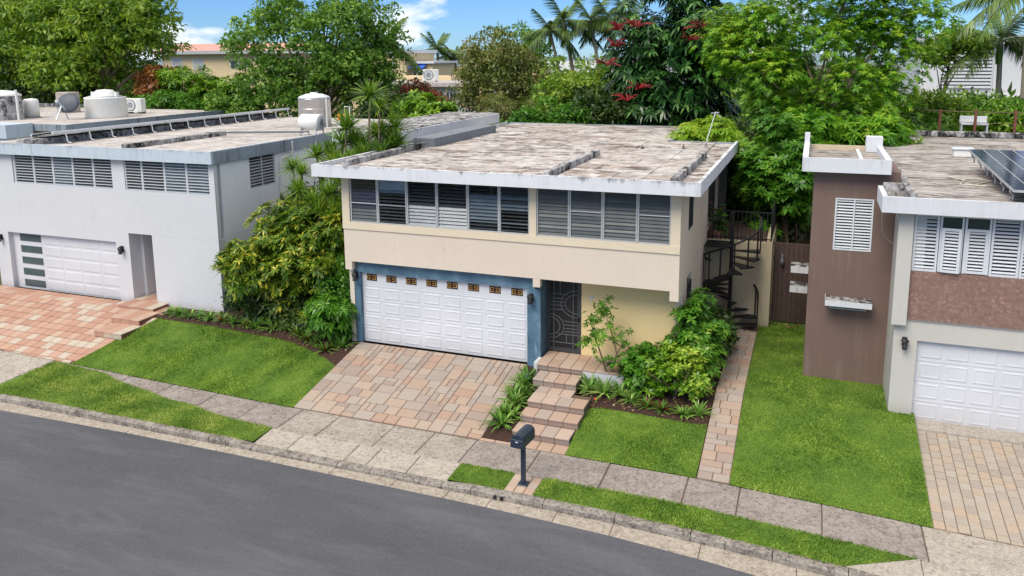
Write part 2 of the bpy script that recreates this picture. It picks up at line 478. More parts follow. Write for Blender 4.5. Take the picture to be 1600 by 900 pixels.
class MB:
    """collects primitives; build() links them as ONE mesh object"""
    def __init__(s):
        s.v, s.f = [], []
    def add(s, vs, fs):
        k = len(s.v)
        s.v += [tuple(p) for p in vs]
        s.f += [tuple(i + k for i in f) for f in fs]
        return s
    def box(s, x0, x1, y0, y1, z0, z1):
        return s.add([(x0, y0, z0), (x1, y0, z0), (x1, y1, z0), (x0, y1, z0), (x0, y0, z1), (x1, y0, z1), (x1, y1, z1), (x0, y1, z1)],
                     [(0, 3, 2, 1), (4, 5, 6, 7), (0, 1, 5, 4), (1, 2, 6, 5), (2, 3, 7, 6), (3, 0, 4, 7)])
    def cbox(s, x0, x1, y0, y1, z0, z1, c=0.01):
        """box with all edges chamfered"""
        v, f = [], []
        xs, ys, zs = (x0, x1), (y0, y1), (z0, z1)
        idx = {}
        for i in (0, 1):
            for j in (0, 1):
                for k in (0, 1):
                    sx, sy, sz = (1 if i == 0 else -1), (1 if j == 0 else -1), (1 if k == 0 else -1)
                    idx[i, j, k, 0] = len(v); v.append((xs[i], ys[j] + sy * c, zs[k] + sz * c))
                    idx[i, j, k, 1] = len(v); v.append((xs[i] + sx * c, ys[j], zs[k] + sz * c))
                    idx[i, j, k, 2] = len(v); v.append((xs[i] + sx * c, ys[j] + sy * c, zs[k]))
        q = [(0, 0), (1, 0), (1, 1), (0, 1)]
        for i in (0, 1):
            a = [idx[i, p[0], p[1], 0] for p in q]; f.append(a if i else a[::-1])
            a = [idx[p[0], i, p[1], 1] for p in q]; f.append(a[::-1] if i else a)
            a = [idx[p[0], p[1], i, 2] for p in q]; f.append(a if i else a[::-1])
        for i in (0, 1):
            for j in (0, 1):
                f.append([idx[i, j, 0, 0], idx[i, j, 1, 0], idx[i, j, 1, 1], idx[i, j, 0, 1]][:: (1 if i != j else -1)])
                f.append([idx[i, 0, j, 0], idx[i, 1, j, 0], idx[i, 1, j, 2], idx[i, 0, j, 2]][:: (-1 if i != j else 1)])
                f.append([idx[0, i, j, 1], idx[1, i, j, 1], idx[1, i, j, 2], idx[0, i, j, 2]][:: (1 if i != j else -1)])
                for k in (0, 1):
                    a = [idx[i, j, k, 0], idx[i, j, k, 1], idx[i, j, k, 2]]
                    f.append(a if (i + j + k) % 2 == 1 else a[::-1])
        return s.add(v, f)
    def slab(s, x0, x1, y0, y1, z0, z1, c=0.008):
        """paver: vertical sides, chamfered top edge, no underside"""
        return s.add([(x0, y0, z0), (x1, y0, z0), (x1, y1, z0), (x0, y1, z0),
                      (x0, y0, z1 - c), (x1, y0, z1 - c), (x1, y1, z1 - c), (x0, y1, z1 - c),
                      (x0 + c, y0 + c, z1), (x1 - c, y0 + c, z1), (x1 - c, y1 - c, z1), (x0 + c, y1 - c, z1)],
                     [(0, 1, 5, 4), (1, 2, 6, 5), (2, 3, 7, 6), (3, 0, 4, 7), (4, 5, 9, 8), (5, 6, 10, 9), (6, 7, 11, 10), (7, 4, 8, 11), (8, 9, 10, 11)])
    def poly(s, pts, z0, z1):
        """vertical prism over a ground outline (counter-clockwise)"""
        n = len(pts)
        g = lambda z, p: z(p[0], p[1]) if callable(z) else z
        v = [(p[0], p[1], g(z0, p)) for p in pts] + [(p[0], p[1], g(z1, p)) for p in pts]
        return s.add(v, [tuple(range(n))[::-1], tuple(range(n, 2 * n))] + [(i, (i + 1) % n, n + (i + 1) % n, n + i) for i in range(n)])
    def quad(s, a, b, c, d):
        return s.add([a, b, c, d], [(0, 1, 2, 3)])
    def bar(s, a, b, w, h=None, up=(0, 0, 1)):
        """square bar from a to b"""
        h = h or w
        a, b = Vector(a), Vector(b)
        d = (b - a).normalized()
        u = Vector(up)
        if abs(d.dot(u)) > 0.97: u = Vector((0, 1, 0))
        r = d.cross(u).normalized() * (w / 2)
        q = r.cross(d).normalized() * (h / 2)
        return s.add([a - r - q, a + r - q, a + r + q, a - r + q, b - r - q, b + r - q, b + r + q, b - r + q],
                     [(0, 3, 2, 1), (4, 5, 6, 7), (0, 1, 5, 4), (1, 2, 6, 5), (2, 3, 7, 6), (3, 0, 4, 7)])
    def tube(s, pts, rad, n=8, cap=True):
        pts = [Vector(p) for p in pts]
        if isinstance(rad, (int, float)): rad = [rad] * len(pts)
        v, f = [], []
        ref = Vector((0.13, 0.94, 0.31)).normalized()
        for i, p in enumerate(pts):
            d = (pts[min(i + 1, len(pts) - 1)] - pts[max(i - 1, 0)])
            d = d.normalized() if d.length > 1e-9 else Vector((0, 0, 1))
            if abs(d.dot(ref)) > 0.95: ref = Vector((0.9, 0.1, 0.42)).normalized()
            a = d.cross(ref).normalized(); b = a.cross(d).normalized()
            for k in range(n):
                t_ = 2 * math.pi * k / n
                v.append(p + a * (math.cos(t_) * rad[i]) - b * (math.sin(t_) * rad[i]))
        for i in range(len(pts) - 1):
            for k in range(n):
                k2 = (k + 1) % n
                f.append((i * n + k, (i + 1) * n + k, (i + 1) * n + k2, i * n + k2))
        if cap:
            f.append(tuple(range(n))); f.append(tuple(range((len(pts) - 1) * n, len(pts) * n))[::-1])
        return s.add(v, f)
    def lathe(s, prof, c=(0, 0, 0), n=24, axis='Z'):
        v, f = [], []
        for r, h in prof:
            for k in range(n):
                t_ = 2 * math.pi * k / n
                x, y = r * math.cos(t_), r * math.sin(t_)
                p = (x, y, h) if axis == 'Z' else ((h, x, y) if axis == 'X' else (y, h, x))
                v.append((p[0] + c[0], p[1] + c[1], p[2] + c[2]))
        for i in range(len(prof) - 1):
            for k in range(n):
                k2 = (k + 1) % n
                f.append((i * n + k, i * n + k2, (i + 1) * n + k2, (i + 1) * n + k))
        f.append(tuple(range(n))[::-1]); f.append(tuple(range((len(prof) - 1) * n, len(prof) * n)))
        return s.add(v, f)
    def mesh(s, name, mat, off=(0, 0, 0), smooth=False):
        me = bpy.data.meshes.new(name)
        me.from_pydata([(p[0] - off[0], p[1] - off[1], p[2] - off[2]) for p in s.v], [], s.f)
        me.materials.append(M[mat] if isinstance(mat, str) else mat)
        if smooth:
            me.polygons.foreach_set('use_smooth', [True] * len(me.polygons))
        me.update()
        return me
    def build(s, name, mat, parent=None, smooth=False):
        """vertices are world coordinates"""
        return link(name, s.mesh(name, mat, acc(parent), smooth), parent)
    def local(s, name, mat, parent=None, loc=None, rot=None, smooth=False):
        """vertices are local to the new object"""
        return link(name, s.mesh(name, mat, smooth=smooth), parent, loc, rot)

def np_mesh(name, V, F, mat):
    """mesh from numpy arrays: V (n,3), F (m,4) or (m,3)"""
    V = np.asarray(V, np.float32); F = np.asarray(F, np.int32)
    me = bpy.data.meshes.new(name)
    me.vertices.add(len(V)); me.vertices.foreach_set('co', V.ravel())
    k = F.shape[1]
    me.loops.add(F.size); me.loops.foreach_set('vertex_index', F.ravel())
    me.polygons.add(len(F))
    me.polygons.foreach_set('loop_start', np.arange(0, F.size, k, dtype=np.int32))
    me.polygons.foreach_set('loop_total', np.full(len(F), k, np.int32))
    me.materials.append(M[mat] if isinstance(mat, str) else mat)
    me.update(calc_edges=True)
    return me

def struct(name, mb, mat):
    return tag(mb.build(name, mat), kind='structure')

# ---- ground profile: street level -0.6, front yards rise to 0 at the houses
def gz(y):
    return -0.6 if y <= -3.0 else (0.0 if y >= 0.2 else -0.6 + 0.6 * (y + 3.0) / 3.2)
def interp(x, pts):
    return float(np.interp(x, [p[0] for p in pts], [p[1] for p in pts]))
def walk_back(x):  return interp(x, [(-30, -1.9), (-8, -2.68), (-0.5, -2.98), (9.7, -3.0), (12, -3.16), (13.7, -3.30), (15.4, -3.42), (20, -3.9)])
def walk_front(x): return interp(x, [(-30, -2.9), (-8, -3.72), (-0.9, -3.98), (0, -4.04), (9.5, -4.05), (11.1, -4.17), (13.5, -4.39), (16, -4.68), (20, -5.2)])
def kerb_front(x): return interp(x, [(-30, -5.5), (-7.3, -4.96), (0.3, -4.93), (8, -4.93), (10.5, -5.05), (12.5, -5.25), (16, -5.75), (20, -6.5)])
def gutter_front(x): return interp(x, [(-30, -6.2), (-7, -5.34), (-3, -5.22), (0.5, -5.20), (6.5, -5.26), (9, -5.38), (11.1, -5.62), (14, -6.15), (20, -7.4)])
def front_z(y, back):
    """yard surface between the pavement's back edge (-0.6) and the house line"""
    return -0.6 if y <= back else (0.0 if y >= 0.2 else -0.6 + 0.6 * (y - back) / (0.2 - back))
# ------------------------------------------------------------------ the ground, road, pavement
mb = MB()
xs = [-600, -200, -60, -30, -12, 0, 12, 30, 60, 200, 600]
ys = [-300, -40, -10, -5.3, -5.0, -3.0, 0.2, 30, 200, 900]
zs = [-0.95, -0.95, -0.95, -0.95, -0.80, -0.70, -0.30, -0.30, -0.30, -0.30]
v = [(x, y, z) for y, z in zip(ys, zs) for x in xs]
nx = len(xs)
mb.add(v, [(j * nx + i, j * nx + i + 1, (j + 1) * nx + i + 1, (j + 1) * nx + i) for j in range(len(ys) - 1) for i in range(nx - 1)])
struct('ground', mb, 'ground')

# the asphalt follows the gutter line
X = np.concatenate([np.arange(-60, 28.1, 1.0)])
mb = MB()
v = [(x, gutter_front(x) + 0.01, -0.715) for x in X] + [(x, gutter_front(x) - 3.0, -0.69) for x in X] + [(x, -14.0, -0.70) for x in X]
n = len(X)
mb.add(v, [(r * n + n + i, r * n + n + i + 1, r * n + i + 1, r * n + i) for r in (0, 1) for i in range(n - 1)])
struct('road', mb, 'asphalt')

# unseen pale pavement behind the camera, added to bounce light onto the fronts
mb = MB().box(-60, 28, -17.0, -14.01, -0.9, -0.58)
struct('bounce_pavement', mb, 'slab_pale')

# hills behind the town
mb = MB()
hx = np.linspace(-900, 700, 80)
hz = [0.8 + 2.2 * abs(math.sin(i * 0.31)) + 1.2 * math.sin(i * 0.83 + 1) + 0.7 * math.sin(i * 1.9) for i in range(80)]
v = [(x, 620, -1) for x in hx] + [(x, 640, 4.5 + h) for x, h in zip(hx, hz)] + [(x, 720, 5 + h * 0.8) for x, h in zip(hx, hz)]
mb.add(v, [(r * 80 + i, r * 80 + i + 1, r * 80 + 81 + i, r * 80 + 80 + i) for r in (0, 1) for i in range(79)])
struct('hills', mb, 'hill')

def curved_piece(mb, x0, x1, f_back, f_front, z0, z1, c=0.012, gap=0.008, steps=1, zb=None):
    """one slab between two edge lines, chamfered top"""
    xa, xb = x0 + gap, x1 - gap
    P = [(xa, f_front(xa)), (xb, f_front(xb)), (xb, f_back(xb)), (xa, f_back(xa))]
    zt = lambda i: z1 if zb is None or i < 2 else zb
    lo = [(p[0], p[1], z0) for p in P]
    mid = [(p[0], p[1], zt(i) - c) for i, p in enumerate(P)]
    top = [(P[0][0] + c, P[0][1] + c, zt(0)), (P[1][0] - c, P[1][1] + c, zt(1)), (P[2][0] - c, P[2][1] - c, zt(2)), (P[3][0] + c, P[3][1] - c, zt(3))]
    mb.add(lo + mid + top, [(0, 1, 5, 4), (1, 2, 6, 5), (2, 3, 7, 6), (3, 0, 4, 7), (4, 5, 9, 8), (5, 6, 10, 9), (6, 7, 11, 10), (7, 4, 8, 11), (8, 9, 10, 11)])

# pavement: a bed sheet with its slabs as parts
mb = MB()
X = np.arange(-24, 19.1, 1.0); n = len(X)
mb.add([(x, walk_front(x), -0.625) for x in X] + [(x, walk_back(x), -0.625) for x in X], [(i, i + 1, n + i + 1, n + i) for i in range(n - 1)])
walk = struct('pavement', mb, 'joint')
joints = [-24, -22.4, -20.9, -19.4, -17.9, -16.4, -14.9, -13.4, -11.9, -10.4, -8.4, -6.9, -5.4, -3.9, -2.4, -1.0, 0.22, 1.27, 2.74, 3.78, 4.82, 6.30, 7.86, 9.48, 10.50, 12.0, 13.68, 15.3, 16.9, 18.5]
for a, b in zip(joints[:-1], joints[1:]):
    mb = MB()
    mid = (a + b) / 2
    curved_piece(mb, a, b, walk_back, walk_front, -0.66, -0.6 + random.uniform(-0.003, 0.003), gap=0.009 if random.random() < .6 else 0.014)
    mb.build('concrete_slab', 'slab_pale' if (mid > 13.6 or mid < -8.4) else ('slab_mid' if 0.2 < mid < 4.8 else 'slab_dark'), walk)

# aprons where the drives cross the verge
def apron(label_cuts, zf, mat='slab_pale'):
    mb = MB(); a, b = label_cuts[0], label_cuts[-1]
    mb.add([(a, kerb_front(a) + 0.2, -0.68), (b, kerb_front(b) + 0.2, -0.68), (b, walk_front(b), -0.63), (a, walk_front(a), -0.63)], [(0, 1, 2, 3)])
    o = struct('driveway_apron', mb, 'joint')
    for p, q in zip(label_cuts[:-1], label_cuts[1:]):
        mb = MB()
        curved_piece(mb, p, q, lambda x: walk_front(x) - 0.012, lambda x: kerb_front(x) + 0.205, -0.72, zf, zb=-0.603)
        mb.build('concrete_slab', mat, o)
apron([0.12, 1.0, 2.45, 3.0, 3.95, 4.90], -0.64)
apron([-13.4, -11.9, -10.4, -8.35], -0.64)
apron([13.55, 15.2, 16.9, 18.5], -0.64)

# the verge's pointed right end: a wedge of concrete beside the apron
o_ = [o for o in bpy.data.objects if o.name.startswith('driveway_apron')][-1]
MB().poly([(12.35, kerb_front(12.35) + .2), (13.54, kerb_front(13.54) + .2), (13.54, walk_front(13.54) - .012)], -0.7, -0.592).build('concrete_slab', 'slab_pale', o_)
# kerb stones; dropped at the three aprons
def dropped(x):
    for a, b in ((-13.6, -8.2), (0.2, 4.85), (13.3, 18.5)):
        if a < x < b: return True
    return False
kb = MB()
X = np.arange(-24, 19.1, 1.0); n = len(X)
kb.add([(x, kerb_front(x) + 0.02, -0.74) for x in X] + [(x, kerb_front(x) + 0.2, -0.74) for x in X], [(i, i + 1, n + i + 1, n + i) for i in range(n - 1)])
kerb = struct('kerb', kb, 'joint')
cuts = [-24, -21.5, -19, -16.5, -14.2, -13.6, -11.6, -9.8, -8.25, -7.3, -5.9, -4.2, -2.6, -0.95, -0.4, 0.2, 1.7, 2.4, 3.2, 4.35, 4.85, 5.5, 7.0, 8.4, 9.8, 11.2, 12.4, 13.0, 13.6, 15.2, 16.9, 18.5]
def kerb_stone(a, b, za, zb_):
    mb = MB(); c = 0.025; g = 0.007
    a += g; b -= g
    v = []
    for x, z in ((a, za), (b, zb_)):
        yf = kerb_front(x)
        v += [(x, yf - 0.012, -0.78), (x, yf, z - c), (x, yf + c, z), (x, yf + 0.19, z), (x, yf + 0.19, -0.78)]
    mb.add(v, [(0, 5, 6, 1), (1, 6, 7, 2), (2, 7, 8, 3), (3, 8, 9, 4), (0, 1, 2, 3, 4), (9, 8, 7, 6, 5)])
    mb.build('kerb_stone', 'kerb', kerb)
for a, b in zip(cuts[:-1], cuts[1:]):
    if dropped((a + b) / 2):
        kerb_stone(a, b, -0.645, -0.645)
    else:
        ra = -0.645 if a in (-8.25, 4.85, 18.5) else -0.595
        rb = -0.645 if b in (0.2, 13.6, -13.6) else -0.595
        kerb_stone(a, b, ra, rb)
# two drain pipe mouths in the kerb near the mailbox
for x in (6.02, 6.16):
    o = link('kerb_drain', MB().lathe([(0.034, 0), (0.034, 0.05), (0.026, 0.05), (0.026, -0.03)], n=12, axis='Y').mesh('kerb_drain', 'mesh_dark'), kerb, (x, kerb_front(x) - 0.03, -0.66))

# gutter: slabs
mb = MB()
mb.add([(x, gutter_front(x), -0.75) for x in X] + [(x, kerb_front(x), -0.75) for x in X], [(i, i + 1, n + i + 1, n + i) for i in range(n - 1)])
gut = struct('gutter', mb, 'joint')
gc = [-24, -21, -18, -15, -12, -9.2, -7.4, -6.2, -4.6, -3.1, -1.2, -0.3, 0.9, 2.4, 3.85, 5.05, 5.95, 7.3, 8.4, 10.0, 11.6, 13.2, 15, 17, 18.6]
for a, b in zip(gc[:-1], gc[1:]):
    mb = MB()
    curved_piece(mb, a, b, lambda x: kerb_front(x) - 0.014, gutter_front, -0.80, -0.703 + random.uniform(-.002, .002), c=0.008, gap=0.005, zb=-0.712)
    mb.build('gutter_slab', 'gutter', gut)

# ------------------------------------------------------------------ lawns (soil sheets; blades are grown later)
def sheet(name, pts, mat, lift=0.0, zf=None, res=0.5):
    """a sheet over an outline following the ground"""
    mb = MB()
    zf = zf or (lambda x, y: front_z(y, walk_back(x)))
    mb.add([(p[0], p[1], zf(*p) + lift) for p in pts], [tuple(range(len(pts)))])
    return struct(name, mb, mat)
def strip_sheet(name, x0, x1, fb, ff, mat, lift=0.0, zf=None, n=12, ny=6, left=None):
    """ruled sheet between front line ff(x) and back line fb(x)"""
    zf = zf or (lambda x, y: front_z(y, walk_back(x)))
    X = np.linspace(x0, x1, n)
    v = []
    for j in range(ny + 1):
        for x in X:
            y = ff(x) + (fb(x) - ff(x)) * j / ny
            if left: x = max(x, left(min(y, 0.0)))
            v.append((x, y, zf(x, y) + lift))
    mb = MB().add(v, [(j * n + i, j * n + i + 1, (j + 1) * n + i + 1, (j + 1) * n + i) for j in range(ny) for i in range(n - 1)])
    return struct(name, mb, mat)

BEDL = [(-7.3, -0.02), (-5.8, -0.05), (-4.6, -0.10), (-3.8, -0.16), (-2.6, -0.22), (-2.0, -0.32), (-1.4, -0.50), (-0.9, -0.68), (-0.5, -0.85), (-0.04, -1.10)]
BEDR = [(6.86, -1.34), (7.1, -1.22), (7.5, -1.18), (8.1, -1.20), (9.0, -1.25), (9.64, -1.26)]
bedl = lambda x: interp(x, BEDL)
bedr = lambda x: interp(x, BEDR)
drive_edge = lambda y: -7.12 - 0.6 * (0.0 - y) / 2.7           # right edge of the terracotta drive
strip_sheet('lawn', -7.75, -0.05, bedl, lambda x: walk_back(x) + 0.01, 'lawn', 0.004, n=80, left=drive_edge)
strip_sheet('lawn', 6.86, 9.62, bedr, lambda x: walk_back(x) + 0.01, 'lawn', 0.004)
strip_sheet('lawn', 10.28, 13.88, lambda x: 5.9, lambda x: walk_back(x) + 0.01, 'lawn', 0.004, ny=24)
vz = lambda x, y: -0.6
strip_sheet('verge', -8.3, 0.12, lambda x: walk_front(x) - 0.0, lambda x: kerb_front(x) + 0.19, 'lawn', -0.006, vz)
strip_sheet('verge', 4.90, 6.13, lambda x: walk_front(x) - 0.0, lambda x: kerb_front(x) + 0.19, 'lawn', -0.006, vz)
strip_sheet('verge', 6.72, 13.52, lambda x: walk_front(x) - 0.0, lambda x: kerb_front(x) + 0.19, 'lawn', -0.006, vz)
strip_sheet('verge', -24, -13.4, lambda x: walk_front(x) - 0.0, lambda x: kerb_front(x) + 0.19, 'lawn', -0.006, vz)
strip_sheet('lawn', -24, -15.3, lambda x: 0.4, lambda x: walk_back(x) + 0.01, 'lawn', 0.004)
# planting beds
strip_sheet('planting_bed', -7.3, -0.05, lambda x: 3.0 if x > -5.4 else 0.93, bedl, 'mulch', 0.010, n=24)
strip_sheet('planting_bed', 6.46, 9.62, lambda x: 4.7 if x > 8.72 else 0.7, lambda x: interp(x, [(6.46, -0.5), (6.85, -1.34)] + BEDR[1:]), 'mulch', 0.010, n=24)
strip_sheet('planting_bed', 4.90, 5.54, lambda x: 0.1, lambda x: -2.88, 'mulch', 0.004, n=4)

# ------------------------------------------------------------------ paved surfaces: every paver an object
def ashlar(nx_, ny_, rnd, sizes):
    """random ashlar on a unit grid -> list of (i, j, w, h)"""
    used = [[False] * nx_ for _ in range(ny_)]
    out = []
    for j in range(ny_):
        for i in range(nx_):
            if used[j][i]: continue
            rnd.shuffle(sizes)
            for w, h in sizes + [(1, 1)]:
                if i + w <= nx_ and j + h <= ny_ and not any(used[j + b][i + a] for a in range(w) for b in range(h)):
                    for a in range(w):
                        for b in range(h): used[j + b][i + a] = True
                    out.append((i, j, w, h)); break
    return out
PAV_CACHE = {}
def paver(parent, name, mat, cx, cy, cz, w, h, tilt=0.0, t=0.05, gap=0.007, rz=0.0):
    k = (round(w, 3), round(h, 3), mat, gap)
    if k not in PAV_CACHE:
        PAV_CACHE[k] = MB().slab(-w / 2 + gap, w / 2 - gap, -h / 2 + gap, h / 2 - gap, -t, 0, min(0.008, w * 0.06)).mesh(name, mat)
    p = Vector((cx, cy, cz)) - acc(parent)
    return link(name, PAV_CACHE[k], parent, p, (tilt, 0, rz))

# centre drive: flagstones in a random ashlar
slope = math.atan2(0.575, 3.15)
dz = lambda y: -0.578 + 0.578 * (y + 2.97) / 3.13
mb = MB().add([(-0.10, -2.985, -0.615), (4.90, -2.985, -0.615), (4.90, 0.22, -0.022), (-0.10, 0.22, -0.022)], [(0, 1, 2, 3)])
drive = struct('driveway', mb, 'joint')
rnd = random.Random(5)
NXg, NYg = 30, 20
ux, uy = 4.96 / NXg, 3.13 / math.cos(slope) / NYg
for i, j, w, h in ashlar(NXg, NYg, rnd, [(2, 2), (2, 2), (3, 2), (2, 3), (3, 2), (2, 1), (1, 2), (3, 3), (2, 2)]):
    cy_s = (j + h / 2) * uy * math.cos(slope)
    yy = -2.97 + cy_s
    paver(drive, 'paver', 'paver', -0.075 + (i + w / 2) * ux, yy, dz(yy) + rnd.uniform(0, 0.005), w * ux, h * uy, slope + rnd.uniform(-.004, .004))

# terracotta drive of the left house: grid of tiles, clipped by its slanting right edge
mb = MB().add([(-15.6, -2.0, -0.612), (-7.74, -2.66, -0.612), (-7.12, 0.0, -0.035), (-7.12, 0.96, -0.03), (-15.6, 0.96, -0.03)], [(0, 1, 2, 3, 4)])
ldrive = struct('driveway', mb, 'joint_red')
sl2 = math.atan2(0.575, 2.9)
tx, ty = 0.335, 0.31
cand, edge = [], []
for i in range(-1, 24):
    for j in range(12):
        x = -7.3 - i * tx; y = 0.72 - j * ty
        if y < walk_back(x) + 0.16:
            lo = max(walk_back(x - .17), walk_back(x + .17)) + .006
            h = y + ty / 2 - lo
            if h > .05 and x < -7.9:
                edge.append((x, lo + h / 2, round(h, 2)))
            continue
        cut = drive_edge(min(y, 0.0)) - (x - tx / 2)
        if cut < 0.05: continue
        cand.append((x, y, min(cut, tx)))
cand.sort(key=lambda p: (p[0] - 11.4) ** 2 + (p[1] + 18.3) ** 2)
for x, y, h in edge:
    paver(ldrive, 'tile', 'terracotta', x, y, front_z(y, walk_back(x)) + .004, tx, h, sl2, gap=0.009)
far = MB()
for k, (x, y, cut) in enumerate(cand):
    z = min(front_z(y, walk_back(x)), 0.0) + 0.004
    til = sl2 if y < 0.2 else 0
    if k < 270 and cut > tx - 1e-6:
        paver(ldrive, 'tile', 'terracotta', x, y, z, tx, ty * 1.02, til, gap=0.009)
    elif k < 270:
        sl = 0.222 * ty / 2
        mb = MB().poly([(x - tx / 2 + .009, y - ty / 2 + .006), (x - tx / 2 + cut - sl, y - ty / 2 + .006), (x - tx / 2 + cut + sl, y + ty / 2 - .006), (x - tx / 2 + .009, y + ty / 2 - .006)],
                       lambda a_, b_: z - .05, lambda a_, b_: z + (b_ - y) * math.tan(til))
        mb.build('tile', 'terracotta', ldrive)
    else:
        far.slab(x - tx / 2 + .009, x - tx / 2 + cut - .009, y - ty / 2 + .006, y + ty / 2 - .006, z - .05, z)
if far.v:
    tag(far.build('far_tiles', 'terracotta', ldrive), kind='stuff')

# tan brick drive of the right house
mb = MB().add([(13.86, -3.32, -0.615), (18.4, -3.75, -0.615), (18.4, 0.2, -0.14), (13.80, 0.2, -0.14)], [(0, 1, 2, 3)])
rdrive = struct('driveway', mb, 'joint')
bx, by = 0.20, 0.235
bricks = []
for i in range(22):
    for j in range(16):
        x = 13.98 + i * bx; y = -0.14 - j * by - (0.1175 if i % 2 else 0)
        lo = max(y - by / 2, walk_back(x + .1) + 0.004, walk_back(x - .1) + 0.004)
        h = y + by / 2 - lo
        if h < 0.05: continue
        bricks.append((x, lo + h / 2, round(h, 2)))
bricks.sort(key=lambda p: (p[0] > 16.4, (p[0] - 11.4) ** 2 + (p[1] + 18.3) ** 2))
far = MB()
for k, (x, y, hb) in enumerate(bricks):
    wb = walk_back(x)
    z = -0.592 + 0.46 * (y - wb) / (0.2 - wb)
    if k < 290:
        paver(rdrive, 'brick', 'brick_tan', x, y, z, bx, hb, math.atan2(0.46, 3.5), gap=0.005)
    else:
        far.slab(x - bx / 2 + .005, x + bx / 2 - .005, y - hb / 2 + .005, y + hb / 2 - .005, z - .05, z)
if far.v:
    tag(far.build('far_bricks', 'brick_tan', rdrive), kind='stuff')

MB().cbox(13.83, 18.4, -0.15, 0.36, -0.3, -0.125, .01).build('door_sill', 'slab_pale', rdrive)
# side path between lawn and bed, rows of two or three stones
mb = MB()
v = [(9.63, -2.99, -0.615), (10.28, -3.02, -0.615), (10.27, 0.2, -0.02), (10.25, 5.1, -0.02), (9.63, 5.1, -0.02), (9.63, 0.2, -0.02)]
mb.add(v, [(0, 1, 2, 5), (5, 2, 3, 4)])
path = struct('path', mb, 'joint')
rnd = random.Random(3)
y = -2.985
while y < 5.05:
    h = rnd.choice([0.2, 0.24, 0.24, 0.3, 0.17])
    sp = rnd.choice([[0.40, 0.24], [0.24, 0.40], [0.2, 0.22, 0.22], [0.46, 0.18], [0.30, 0.34], [0.16, 0.48]])
    x = 9.635
    yc = y + h / 2
    z = front_z(yc, -3.0) + 0.006
    for w in sp:
        paver(path, 'paver', 'paver', x + w / 2, yc, z + rnd.uniform(-.003, .003), w, h * (1.015 if yc < .2 else 1), math.atan2(.6, 3.2) if yc < 0.2 else 0)
        x += w
    y += h

# pavers round the mailbox foot
mb = MB().add([(6.12, -4.75, -0.62), (6.73, -4.75, -0.62), (6.70, -4.08, -0.62), (6.12, -4.08, -0.62)], [(0, 1, 2, 3)])
pad = struct('mailbox_pad', mb, 'joint')
for i in range(3):
    for j in range(3):
        paver(pad, 'paver', 'step_paver', 6.225 + i * 0.2, -4.63 + j * 0.22, -0.592, 0.2, 0.22)
# landing strip in front of the steps and the strip closing the small bed
mb = MB().add([(4.84, -2.99, -0.62), (6.86, -2.99, -0.62), (6.86, -2.60, -0.62), (4.84, -2.60, -0.62)], [(0, 1, 2, 3)])
fore = struct('path', mb, 'joint')
for i in range(4):
    paver(fore, 'paver', 'step_paver', 5.70 + i * 0.33, -2.79, -0.585, 0.33, 0.37)
for i in range(2):
    paver(fore, 'paver', 'step_paver', 5.04 + i * 0.36, -2.93, -0.583, 0.36, 0.11)
# ------------------------------------------------------------------ entrance steps
steps = thing('entrance_steps', (6.1, -1.5, -0.6), 'five paved entrance steps of tan stone blocks rising to the grille door', 'steps')
def step_row(x0, x1, yf, yb, zt, zb, n):
    w = (x1 - x0) / n
    for i in range(n):
        cx = x0 + (i + .5) * w
        g = 0.005
        tr = MB().cbox(-w / 2 + g, w / 2 - g, 0, yb - yf - g, -0.045, 0, 0.008)
        o = tr.local('tread_paver', 'step_paver', steps, Vector((cx, yf, zt + random.uniform(-.002, .002))) - acc(steps))
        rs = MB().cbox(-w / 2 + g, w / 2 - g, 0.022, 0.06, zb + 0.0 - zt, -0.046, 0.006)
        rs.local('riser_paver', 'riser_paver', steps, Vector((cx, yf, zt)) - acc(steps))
core = MB()
STEPS = [(5.50, 6.84, -2.62, -2.13, -0.42, -0.60, 4), (5.52, 6.90, -2.15, -1.70, -0.25, -0.42, 4), (5.55, 6.92, -1.72, -1.25, -0.08, -0.25, 4),
         (5.38, 6.48, -0.85, -0.28, 0.085, -0.10, 4)]
for x0, x1, yf, yb, zt, zb, n in STEPS:
    core.box(x0 + .012, x1 - .012, yf + .03, yb + 0.25, zb - 0.3, zt - .042)
    step_row(x0, x1, yf, yb, zt, zb, n)
# back part of the third tread
for i in range(3):
    MB().cbox(0.005, 0.30, 0, 0.40, -0.045, 0, 0.008).local('tread_paver', 'step_paver', steps, Vector((5.56 + i * 0.307, -1.245, -0.08)) - acc(steps))
core.box(5.57, 6.47, -1.3, -0.5, -0.5, -0.122)
# landing
core.box(5.31, 7.48, -0.24, 0.69, -0.3, 0.196)
LX = [5.29, 5.58, 5.88, 6.18, 6.47, 6.80, 7.15, 7.5]
for a, b in zip(LX[:-1], LX[1:]):
    for ya, yb in ((-0.275, 0.20), (0.20, 0.69)):
        MB().cbox(0.005, b - a - .005, 0, yb - ya - .006, -0.045, 0, 0.008).local('tread_paver', 'step_paver', steps, Vector((a, ya, 0.242 + random.uniform(-.002, .002))) - acc(steps))
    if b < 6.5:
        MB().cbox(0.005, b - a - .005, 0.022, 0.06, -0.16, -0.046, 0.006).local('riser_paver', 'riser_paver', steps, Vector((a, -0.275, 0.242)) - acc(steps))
core.build('step_core', 'joint', steps)
MB().box(6.48, 7.5, -0.262, -0.236, -0.35, 0.193).build('white_step_side', 'white_wall', steps)
MB().box(5.19, 5.285, -0.20, 0.18, -0.1, 0.235).build('white_step_side', 'white_wall', steps)

